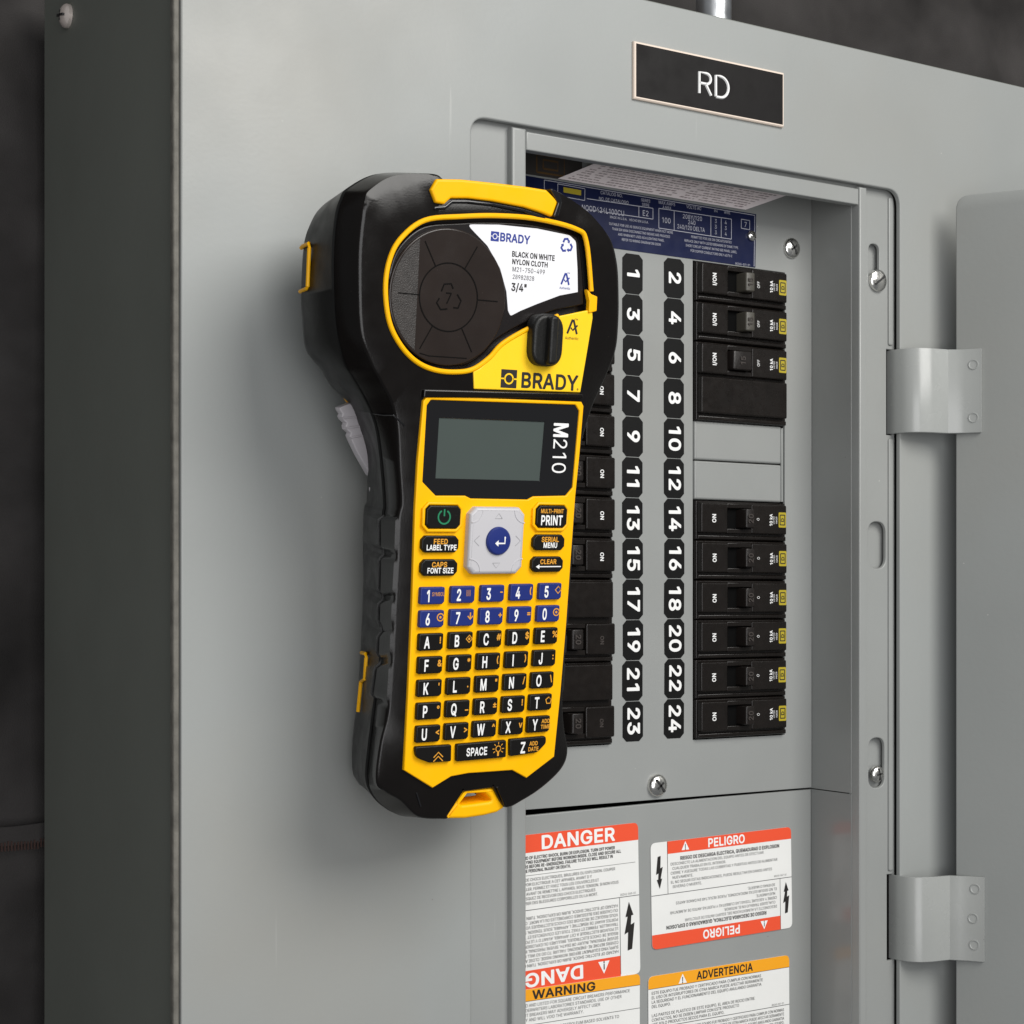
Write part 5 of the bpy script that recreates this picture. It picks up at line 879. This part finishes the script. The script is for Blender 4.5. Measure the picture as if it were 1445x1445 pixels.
def lofter(bm, rings, caps=(True, True), hole=None):
    prev = None; first = None; n = len(rings[0][0])
    for pts, y in rings:
        cur = [bm.verts.new((p_[0], y[i] if isinstance(y, list) else y, p_[1])) for i, p_ in enumerate(pts)]
        if prev:
            for i in range(n): bm.faces.new((prev[i-1], prev[i], cur[i], cur[i-1]))
        else: first = cur
        prev = cur
    bmesh.ops.recalc_face_normals(bm, faces=bm.faces)
    if sum(f.normal.x*(f.calc_center_median().x) for f in bm.faces) < 0:
        for f in bm.faces: f.normal_flip()
    if caps[0]: robust_cap(bm, first, hole, True)
    if caps[1]: robust_cap(bm, prev, None, False)
HOLE = dvs([(834, 411), (827, 341), (812, 323), (758, 309), (704, 304.5), (651, 305.6), (599, 311), (565, 337), (549, 368), (543.5, 408), (549, 454), (565, 487), (587, 510), (613, 522), (642, 525), (667, 521), (690, 505), (709, 485), (745, 464), (787, 446)])
HS = spline(HOLE, 5) + [dv(834, 437)]
HS = ccw(HS)
F0 = []
fin = shr(F_, 1.1); fin2 = shr(F_, .35); ftop = offset_cw(F_, -6)
def tk(c): return topk(c)*min(1, max(0, (-31-c[0])/12, (c[0]-24)/10))
F0 = [(a[0]*(1-tk(c))+b[0]*tk(c), a[1]*(1-tk(c))+b[1]*tk(c)) for a, b, c in zip(fin, ftop, F_)]
yF = [.95+3.2*tk(c) for c in F_]
bm = NB()
hv = [bm.verts.new((x_, 0, z_)) for x_, z_ in HS]
hv2 = [bm.verts.new((x_, 4.5, z_)) for x_, z_ in HS]
hf = [bm.faces.new((hv[i-1], hv[i], hv2[i], hv2[i-1])) for i in range(len(hv))]
lofter(bm, [(F0, 0.0), (fin2 if False else [((a[0]+b[0])/2, (a[1]+b[1])/2) for a, b in zip(fin2, fin2)], [y_*.45 for y_ in yF]), (padded(F_, .7, S_), yF), (padded(S_, 1.7, S_), 11.9), (shr(S_, .5), 12.5), (shr(S_, 2.4), 12.7), (shr(S_, 2.4), 14)], (True, False), hv)
A('front_shell', bm, 'body', ang=38)
bm = NB()
lofter(bm, [(shr(S_, 2.4), 13.6), (shr(S_, .4), 13.7), (padded(S_, 1.7, S_), 14.4), (padded(R_, 1.5, R_), 36.5), (shr(R_, 1.2), 41), (shr(R_, 4), 45.5), (shr(R_, 9), 48)], (False, True))
RS = A('rear_shell', bm, 'rubber', ang=38)
# deeper printer housing behind the head, carries the magnet
bm = NB(); slab(bm, rpoly([(-47, 52), (44, 52), (46, 96), (30, 104), (-38, 104), (-49, 96)], 8), 44, 57, bev=.1, bb=False); A('rear_housing', bm, 'rubber')
bm = NB(); slab(bm, rpoly([(-22, 62), (22, 62), (22, 92), (-22, 92)], 5), 56.5, 68, bev=.8); A('magnet_mount', bm, 'rubber')
# cartridge well
bm = NB(); slab(bm, offset(HS, .6), 4.0, 5.2, bev=0); A('cartridge_well', bm, 'well')
CT = offset(HS, -2.0)
bm = NB(); slab(bm, CT, 1.5, 4.3, bev=.7, seg=3); CA = A('label_cartridge', bm, 'well')
cxd, czd = -21.6, 71.6
bm = NB(); slab(bm, circle(cxd, czd, 24.6, 72), .55, 2.4, bev=.6, seg=3); DI = A('spool_disc', bm, 'smoke', CA)
def xc(u): return u
ch = -33.6; pts = [q for q in circle(cxd, czd, 23.6, 96) if q[0] < ch]
pts = sorted(pts, key=lambda q: q[1]); bm = NB(); slab(bm, pts, .47, .6, bev=0, back=False); A('frosted_window', bm, 'smoke2', CA)
bm = NB(); 
for p_, w_ in [(circle(cxd, czd, 12.2, 60)+[circle(cxd, czd, 12.2, 60)[0]], .45)]: stroke(bm, p_, w_, .40)
for a_ in (0, 60, 120, 180, 240, 300):
    stroke(bm, [(cxd+12.4*cos(radians(a_)), czd+12.4*sin(radians(a_))), (cxd+(21 if a_ % 180 == 0 else 22)*cos(radians(a_)), czd+(21 if a_ % 180 == 0 else 22)*sin(radians(a_)))], .4, .40)
stroke(bm, [(cxd-11, czd-20.6), (cxd-7, czd-21.4), (cxd+9, czd-21.4)], .35, .40)
def recycle(bm, cx_, cz_, r, w_, y_, head=True):
    for k in range(3):
        b_ = radians(90-120*k)
        def P_(a_, rr): return (cx_+rr*cos(b_+a_), cz_+rr*sin(b_+a_))
        stroke(bm, [P_(radians(55), r*.72), P_(radians(24), r*.98), P_(radians(-8), r*.98), P_(radians(-26), r*.72)], w_, y_)
        if head: poly(bm, [P_(radians(-14), r*.48), P_(radians(-34), r*1.02), P_(radians(-56), r*.6)], y_)
recycle(bm, cxd, czd-.3, 5.4, .55, .40, False); text(bm, '7', 4.0, cxd, czd-.3, .40, 0, .9)
A('moulded_lines', bm, 'line', DI, smooth=False)
# white label on the cartridge
WL = dvs([(659, 316.5), (704, 317), (758, 322.5), (804, 332), (812.8, 340.5), (815, 380), (815.5, 412.2), (790, 417), (758, 429.0), (735, 438.5), (720.5, 446.0), (717, 438.5), (714.7, 411.5), (705.8, 379), (687.8, 346.8), (670.5, 328.8)], 1.3)
bm = NB(); slab(bm, rpoly(WL, [1.2, 3, 3, 3, 2, 0, .3, 1, 3, 0, .8, 1, 4, 4, 4, 0], 3), 1.3, 1.6, bev=.05, seg=1); WB = A('paper_label', bm, 'white', CA)
def dt(bm, s, size, px, py, dep, **k): u_, w_ = dv(px, py, dep); text(bm, s, size, u_, w_, dep, **k)
bm = NB()
u_, w_ = dv(722.5, 358, 1.2); 
for i, (s_, sz) in enumerate((('BLACK ON WHITE', 1.9), ('NYLON CLOTH', 1.8), ('M21-750-499', 1.7), ('28982828', 1.6))): text(bm, s_, sz, u_+.25*i, w_-i*2.75, 1.22, 0, .86 if i else .82, .03 if i < 2 else 0, 'LEFT')
text(bm, '3/4"', 2.7, u_+.5, w_-12.0, 1.22, 0, .85, .03, 'LEFT'); A('black_print', bm, 'ink', WB)
bm = NB(); dt(bm, 'BRADY', 2.9, 727, 336.5, 1.22, sx=.95, bold=.03)
u_, w_ = dv(698.5, 333.5, 1.2)
poly(bm, rect(u_-1.75, w_-1.75, u_+1.75, w_+1.75), 1.22)
u2, w2 = dv(799.6, 346.5, 1.2); recycle(bm, u2, w2, 2.6, .85, 1.22)
def alogo(bm, px, py, h, dep, small=True):
    u_, w_ = dv(px, py, dep)
    stroke(bm, [(u_-.42*h, w_-.5*h), (u_-.02*h, w_+.5*h)], .17*h, dep); stroke(bm, [(u_+.05*h, w_+.5*h), (u_+.40*h, w_-.5*h)], .17*h, dep-.004)
    stroke(bm, [(u_-.13*h, w_-.08*h), (u_+.04*h, w_-.25*h), (u_+.42*h, w_+.12*h)], .13*h, dep-.008)
    text(bm, 'Authentic', .20*h, u_, w_-.80*h, dep, 0, .95, 0, res=1)
    text(bm, 'TM', .13*h, u_+.3*h, w_+.52*h, dep, 0, 1, res=1)
alogo(bm, 798, 393.5, 4.3, 1.22); A('blue_print', bm, 'inkblue', WB, smooth=False)
def ticon(bm, u_, w_, r, y_):
    c_ = circle(u_, w_, r*.52, 24); stroke(bm, c_+[c_[0]], r*.17, y_); stroke(bm, [(u_-r*1.02, w_), (u_-r*.5, w_)], r*.15, y_); stroke(bm, [(u_+r*.5, w_), (u_+r*1.02, w_)], r*.15, y_)
bm = NB(); u_, w_ = dv(698.5, 333.5, 1.2); ticon(bm, u_, w_, 1.75, 1.18); A('icon_ring', bm, 'white', WB, smooth=False)
# yellow ring and plate
rg = spline(HOLE, 6)
bm = NB(); tube(bm, [(a, -.1, b) for a, b in rg], .95, 10); A('window_rim', bm, 'yel')
PL = dvs([(668.9, 549), (668, 524.5), (678, 519), (690, 507), (709, 486), (728, 473), (745, 465), (786.7, 446.5), (836, 436.5), (836.5, 449), (830, 489), (819, 554.0)], -.4)
bm = NB(); slab(bm, rpoly(PL, [.4, 0, 1, 2, 3, 3, 3, 2, .3, 2, 0, .4], 3), -.5, .8, bev=.4, seg=3); YP = A('latch_plate', bm, 'yel2')
bm = NB(); slab(bm, rpoly(dvs([(827, 406), (834, 415), (842.5, 418.5), (841.5, 439), (830, 442), (831, 425)], -.8), .5, 2), -1.2, .8, bev=.4); A('rim_tab', bm, 'yel')
bm = NB(); dt(bm, 'BRADY', 5.4, 776, 538.5, -.56, sx=1.0, bold=.03)
u_, w_ = dv(718, 534.5, -.5); poly(bm, rect(u_-3.5, w_-3.4, u_+3.5, w_+3.4), -.56)
alogo(bm, 808, 461, 5.4, -.56); dt(bm, '®', 1.1, 815, 550, -.56); A('black_print', bm, 'ink', YP, smooth=False)
bm = NB(); ticon(bm, u_, w_, 3.45, -.62); A('icon_ring', bm, 'yel2', YP, smooth=False)
# locking knob
bm = NB(); kp = rpoly([(12.6, 49.0), (26.4, 49.0), (26.4, 68.6), (12.6, 68.6)], 6.6, 8)
slab(bm, kp, -5.0, .5, bev=1.6, seg=5); KN = A('locking_knob', bm, 'rubber')
bm = NB(); slab(bm, rpoly([(18.0, 49.8), (21.6, 49.8), (21.6, 67.8), (18.0, 67.8)], 1.4, 4), -8.2, -4, bev=1.1, seg=4); A('finger_ridge', bm, 'rubber', KN)
# top handle, clip, bottom loop
HD = dvs([(616, 252.5), (650, 253), (697.6, 258), (740, 263), (771, 268), (787, 284), (779, 306), (760, 299), (739, 292.5), (694, 284), (660, 280), (636, 280), (627, 288.5), (614.5, 286), (607.6, 268)], -1)
bm = NB(); slab(bm, rpoly(HD, [1, 4, 6, 4, 1, 1, .8, 3, 5, 5, 3, 1, .6, .8, .5], 3), -1.4, 12, bev=.9, seg=4); A('top_bumper', bm, 'yel')
bm = NB(); slab(bm, rpoly(dvs([(774, 265), (787, 271), (792, 285), (787, 305), (779, 307), (786, 287)], -1), .5, 2), -1.8, 8, bev=.4); A('bumper_clip', bm, 'bezel')
bm = NB(); slab(bm, rpoly(dvs([(612, 292), (627, 291), (637, 283), (660, 283), (694, 287), (739, 296), (775, 310), (771, 313), (739, 299.5), (694, 290.5), (660, 286.5), (639, 286.5), (629, 295), (613, 296)], -.3), .4, 2), -.8, .6, bev=.3); A('bumper_groove', bm, 'bezel')
LP = dvs([(656, 1113.5), (698.4, 1111.5), (711, 1139), (700, 1146), (682, 1150.5), (655, 1154.5), (625, 1154.8)], 2)
LH = dvs([(655.5, 1119.8), (684, 1118.6), (694, 1130), (668, 1133.5), (650, 1135.5), (646.5, 1132.5)], 2)
bm = NB(); slab(bm, rpoly(LP, [.5, .5, 1, 3, 6, 3, .8], 4), 1.0, 12, [rpoly(LH, .8, 3)], bev=1.2, seg=4); A('lanyard_loop', bm, 'yel')
for a_, b_ in (((700, 1111), (718, 1147)),):
    u_ = dvs([a_, (703, 1110), (715, 1136), (712, 1138)], -.5); bm = NB(); slab(bm, u_, -.9, 6, bev=.3); A('loop_edge', bm, 'body')
bm = NB(); slab(bm, dvs([(587, 1119), (589, 1118.5), (595, 1138), (593, 1139)], -.4), -.5, .4, bev=.2); A('corner_seam', bm, 'bezel')
# screen block
bm = NB(); slab(bm, rpoly(dvs([(597, 549.5), (821, 555.5), (821.5, 562), (596, 561)], -1), .4, 2), -2.0, .5, bev=.5); A('screen_bar', bm, 'body')
YK = dvs([(603, 558.5), (820, 567), (823, 573), (817.5, 640), (811.5, 700), (805, 790), (798.7, 880), (790.7, 976), (781.6, 1067.6), (742.5, 1097.7), (722.5, 1086.6), (690, 1089), (660, 1091), (636, 1095.6), (610, 1111.7), (569.5, 1086.6), (575, 985), (581, 850), (585, 720), (589, 650), (597, 566)], -1)
BZ = dvs([(607.6, 564.3), (811.8, 571.2), (817, 580), (807.5, 688), (798, 699.5), (752, 700.5), (744, 705), (664, 703.5), (656, 699.5), (614.5, 699.5), (595.8, 680), (602, 572)], -1)
bm = NB(); slab(bm, YK, -1.4, .6, [rpoly(BZ, .6, 2)], bev=.45, seg=3); KPN = A('keypad_panel', bm, 'yel')
LC = dvs([(619.7, 589.6), (768.5, 595.4), (761.6, 678.5), (614.5, 675)], -.7)
bm = NB(); slab(bm, rpoly(BZ, .6, 2), -.85, .5, [LC], bev=.12, seg=1); BE = A('screen_bezel', bm, 'bezel')
bm = NB(); slab(bm, offset(ccw(LC), .3), -.45, .3, bev=0); A('lcd_screen', bm, 'lcd')
bm = NB(); dt(bm, 'M', 6.3, 791.6, 607.5, -.92, rot=-90, sx=.76, bold=.035)
dt(bm, '210', 6.3, 789.6, 643.5, -.92, rot=-90, sx=.86, bold=-.012); A('model_lettering', bm, 'wht', BE)
# keys
TOPY = -3.1
def key(polyg, m='key', y=TOPY, name='key', bev=.45):
    bm = NB(); slab(bm, polyg, y, -1.2, bev=bev, seg=3); return A(name, bm, m)
def legend(k, items):
    by = {}
    for (s_, size, u_, w_, m_, sx_, b_) in items:
        text(by.setdefault(m_, NB()), s_, size, u_, w_, TOPY-.06, 0, sx_, b_, res=3 if size > 3 else 1)
    for m_, b_ in by.items(): A('symbol' if m_ == 'org' else 'legend', b_, m_, k)
ROWS = [list('12345'), list('67890'), list('ABCDE'), list('FGHIJ'), list('KLMNO'), list('PQRST'), list('UVWXY')]
SYM = {'1': 'SYMBOL', '2': '|||||', '3': '-', '4': '(', '5': '(', '6': '(', '7': '+', '8': '+', '9': '=', '0': '@', 'A': '!', 'B': '#', 'C': '#', 'D': '$', 'E': '%', 'F': '&', 'G': '*', 'H': '(', 'I': ')', 'J': ':', 'K': "'", 'L': '.', 'M': '"', 'N': '/', 'O': '\\', 'P': '°', 'Q': '_', 'R': '±', 'S': '!', 'T': '^', 'U': '<', 'V': '>', 'W': '^', 'X': 'v'}
for i, row in enumerate(ROWS):
    ul = -29.1+i*.21; ur = 33.4-i*.28; kw = 10.35; pit = (ur-ul-kw)/4
    for j, chv in enumerate(row):
        u0 = ul+j*pit; wt = -33.5-i*8.6+j*.2; wb = wt-6.35
        k = key(rpoly([(u0, wb), (u0+kw-.9, wb), (u0+kw, wb+.9), (u0+kw, wt), (u0, wt)], [.7, .2, .2, .7, .7], 3), 'blue' if i < 2 else 'key', name='blue_key' if i < 2 else 'letter_key')
        it = [(chv, 4.1, u0+kw*.33, (wt+wb)/2-.1, 'wht', .60, .035)]
        if chv == 'Y': it += [('ADD', 1.5, u0+kw*.8, wt-2.0, 'org', .85, .03), ('TIME', 1.5, u0+kw*.8, wt-4.2, 'org', .85, .03)]
        elif chv in ('1', '2'): it += [(SYM[chv], 1.4, u0+kw*.72, wt-2.6, 'org', .66, .01)]
        elif chv in 'B6T057': pass
        else: it += [(SYM[chv], 2.3, u0+kw*.87, wt-2.5, 'org', .9, .03)]
        legend(k, it)
        if chv in 'B6T057':
            bm = NB(); c_ = (u0+kw*.84, wt-2.6)
            if chv == '7': stroke(bm, [(c_[0], c_[1]+1.3), (c_[0], c_[1]-1.3)], .5, TOPY-.06); stroke(bm, [(c_[0]-1.1, c_[1]), (c_[0], c_[1]-1.2), (c_[0]+1.1, c_[1])], .5, TOPY-.07)
            else:
                n_ = {'B': 4, '6': 20, 'T': 5, '0': 12, '5': 4}[chv]; q_ = circle(*c_, 1.35, n_); q_ = [(c_[0]+(a-c_[0])*cos(.31*(n_ == 5))-(b-c_[1])*sin(.31*(n_ == 5)), c_[1]+(a-c_[0])*sin(.31*(n_ == 5))+(b-c_[1])*cos(.31*(n_ == 5))) for a, b in q_]
                stroke(bm, q_+[q_[0], q_[1]], .42, TOPY-.06)
                if chv in 'B60': poly(bm, circle(*c_, .5, 8), TOPY-.06)
            A('symbol', bm, 'org', k, smooth=False)
kk_ = key(rpoly(dvs([(586, 1054.3), (637.5, 1051), (637, 1074.6), (606, 1076.6), (588, 1069.5)], TOPY), [.8, .7, .7, 4, 3], 4), name='shift_key')
bm = NB(); u_, w_ = dv(618.5, 1066, TOPY)
for q in (0, 1.5): stroke(bm, [(u_-2, w_-2.2+q), (u_, w_-.3+q), (u_+2, w_-2.2+q)], .42, TOPY-.06)
A('symbol', bm, 'org', kk_, smooth=False)
kk_ = key(rpoly(dvs([(645, 1050.5), (714.8, 1044.5), (714.4, 1068.8), (644.5, 1075)], TOPY), .7, 3), name='space_key')
u_, w_ = dv(673, 1060.5, TOPY); legend(kk_, [('SPACE', 2.9, u_, w_, 'wht', .68, .03)])
bm = NB(); u_, w_ = dv(703, 1058, TOPY); c_ = circle(u_, w_+.4, 1.1, 14); stroke(bm, c_+c_[:2], .35, TOPY-.06); stroke(bm, [(u_, w_-.7), (u_, w_-2.4)], .8, TOPY-.06)
for a_ in (0, 45, 90, 135, 180, 215, 325): stroke(bm, [(u_+1.7*cos(radians(a_)), w_+.4+1.7*sin(radians(a_))), (u_+2.6*cos(radians(a_)), w_+.4+2.6*sin(radians(a_)))], .3, TOPY-.06)
A('symbol', bm, 'org', kk_, smooth=False)
kk_ = key(rpoly(dvs([(720, 1043.5), (771, 1039), (771, 1049), (758.6, 1062), (720, 1067.6)], TOPY), [.7, 1, 2, 4, .7], 4), name='letter_key')
u_, w_ = dv(738, 1055, TOPY); u2, w2 = dv(753, 1050, TOPY); legend(kk_, [('Z', 4.1, u_, w_, 'wht', .65, .035), ('ADD', 1.5, u2, w2+.3, 'org', .85, .03), ('DATE', 1.5, u2, w2-1.9, 'org', .85, .03)])
def oct_(x0, z0, x1, z1, c): return [(x0+c, z0), (x1-c, z0), (x1, z0+c), (x1, z1-c), (x1-c, z1), (x0+c, z1), (x0, z1-c), (x0, z0+c)]
PW = (-28.2, -11.9, -13.7, -3.6); PR = (20.0, -11.4, 33.9, -3.1)
for q in (PW, PR):
    bm = NB(); slab(bm, oct_(q[0]-1.5, q[1]-1.5, q[2]+1.3, q[3]+1.3, 2.4), -2.6, -1.2, [oct_(q[0]-.2, q[1]-.2, q[2]+.2, q[3]+.2, 1.5)], bev=.5, seg=3); A('key_rim', bm, 'yel')
k = key(rpoly(oct_(*PW, 1.4), .5, 2), name='power_key'); u_, w_ = -20.8, -7.7
bm = NB(); stroke(bm, arc(u_, w_, 2.5, 118, 422, 26), .62, TOPY-.06); stroke(bm, [(u_, w_+2.9), (u_, w_+.3)], .62, TOPY-.06); A('power_symbol', bm, 'green', k, smooth=False)
k = key(rpoly(oct_(*PR, 1.4), .5, 2), name='print_key'); legend(k, [('PRINT', 3.5, 26.9, -8.6, 'wht', .68, .03), ('MULTI-PRINT', 1.5, 26.9, -5.1, 'org', .72, .04)])
k = key(rpoly(oct_(-29.6, -20.8, -13.9, -14.6, 1.5), .5, 2), name='function_key'); legend(k, [('FEED', 1.8, -21.7, -16.7, 'org', .95, .04), ('LABEL TYPE', 1.9, -21.2, -18.9, 'wht', .8, .03)])
k = key(rpoly(oct_(-29.4, -29.4, -13.9, -23.3, 1.5), .5, 2), name='function_key'); legend(k, [('CAPS', 1.8, -21.7, -25.2, 'org', .95, .04), ('FONT SIZE', 1.9, -21.2, -27.4, 'wht', .8, .03)])
k = key(rpoly(oct_(19.1, -20.1, 33.5, -14.1, 1.5), .5, 2), name='function_key'); legend(k, [('SERIAL', 1.8, 26.7, -15.9, 'org', .9, .04), ('MENU', 1.9, 26.9, -18.1, 'wht', .8, .03)])
k = key(rpoly(oct_(19.0, -28.4, 33.4, -22.5, 1.5), .5, 2), name='function_key'); legend(k, [('CLEAR', 1.7, 26.4, -24.4, 'org', .95, .04)])
bm = NB(); stroke(bm, [(22, -26.3), (32.3, -26.3)], .4, TOPY-.06); poly(bm, [(20.8, -26.3), (22.4, -25.4), (22.4, -27.2)], TOPY-.07); A('arrow', bm, 'wht', k, smooth=False)
# direction pad
D0 = (-10.4, -28.8, 13.8, -3.8); cx_, cz_ = 1.9, -16.3
bm = NB(); slab(bm, rpoly(oct_(*D0, 2.6), .6, 2), -4.6, -1.2, bev=1.3, seg=4); DP = A('direction_pad', bm, 'pad')
for sx_, sz_ in ((-1, -1), (1, -1), (1, 1), (-1, 1)):
    bm = NB(); px_, pz_ = cx_+sx_*9.6, cz_+sz_*9.5
    a0_ = {(-1, -1): 0, (1, -1): 90, (1, 1): 180, (-1, 1): 270}[(sx_, sz_)]
    tube(bm, [(a, -4.55, b) for a, b in arc(cx_+sx_*11.6, cz_+sz_*11.4, 4.6, a0_, a0_+90, 10)], .28, 6); A('pad_dimple', bm, 'pad', DP)
bm = NB()
for a_, s_ in ((0, 1), (90, 1), (180, 1), (270, 1)):
    c = cos(radians(a_)); s2 = sin(radians(a_)); f = lambda p_, q_: (cx_+p_*c-q_*s2, cz_+p_*s2+q_*c)
    if a_ in (90, 270): stroke(bm, [f(8.3, -1.6), f(10.2, 0), f(8.3, 1.6), f(8.3, -1.6)], .22, -4.66)
    else: stroke(bm, [f(8.0, -1.9), f(10.2, 0), f(8.0, 1.9)], .25, -4.66)
A('direction_marks', bm, 'padmark', DP, smooth=False)
bm = NB(); lathe(bm, [(5.35, -4.5), (5.2, -5.3), (4.7, -5.75), (3, -5.95), (0, -6.0)], 40, Matrix.Translation((cx_+.2, 0, cz_))); EB = A('enter_button', bm, 'blue', DP, recalc=True)
bm = NB(); u_, w_ = cx_+.4, cz_-.2; stroke(bm, [(u_+2.0, w_+1.9), (u_+2.0, w_-.6), (u_-1.2, w_-.6)], .6, -6.08); poly(bm, [(u_-2.3, w_-.6), (u_-.8, w_+.6), (u_-.8, w_-1.8)], -6.09); A('enter_arrow', bm, 'wht', EB, smooth=False)
# grey cutter trigger and yellow accents on the left side
TG = dvs([(478, 575), (495.6, 568), (540, 575), (545, 690), (521, 670), (504, 640), (494.5, 620), (492.5, 615), (494, 611), (488, 606), (487, 601), (488.5, 597), (483, 592), (481, 588), (482.5, 584), (479, 579)], 41)
bm = NB(); slab(bm, TG, 40.4, 44, bev=.5, seg=2); TR_ = A('cutter_trigger', bm, 'grey')
for (a_, b_) in (((483, 590), (508, 588)), ((489, 604), (512, 601)), ((494.5, 618), (514, 614))):
    q_ = dvs([a_, b_], 40.4); bm = NB(); tube(bm, [(q_[0][0], 40.3, q_[0][1]), (q_[1][0], 40.3, q_[1][1])], .42, 8); A('trigger_rib', bm, 'grey', TR_)
bm = NB(); slab(bm, dvs([(477, 545), (500, 545), (505, 568), (494, 568)], 41), 40, 44, bev=.3); A('trigger_pivot', bm, 'yel')
bm = NB(); slab(bm, dvs([(522.5, 688), (530, 688), (530, 712), (524.5, 712)], 38), 38, 39, bev=.3); A('trigger_tip', bm, 'grey')
def acc(lst, du=0):
    P_ = []
    for px, py, dep in lst: u_, w_ = dv(px, py, dep); P_.append((u_-du, dep, w_))
    return P_
bm = NB(); tube(bm, acc([(425, 350, 38.6), (428, 347, 36.5), (436, 343.5, 30.2), (436.3, 350, 30.2), (434, 404, 31.2), (433, 407, 32), (423.5, 411.5, 39)]), .75, 8); A('side_inlay', bm, 'yel')
bm = NB(); tube(bm, acc([(512.5, 921, 36.5), (518.5, 922.5, 27.5), (519, 928, 27.5), (517, 958, 28), (511.5, 962, 35), (507.5, 1004, 36)], .7), .75, 8); A('side_inlay', bm, 'yel')
bm = NB(); tube(bm, [(-44, 12.2, 28.5), (-42.9, 6, 28.2), (-41.6, 1.0, 28.4), (-39.5, -.1, 26.2), (-37.5, -.1, 24.8)], .35, 6); A('side_step', bm, 'bezel')
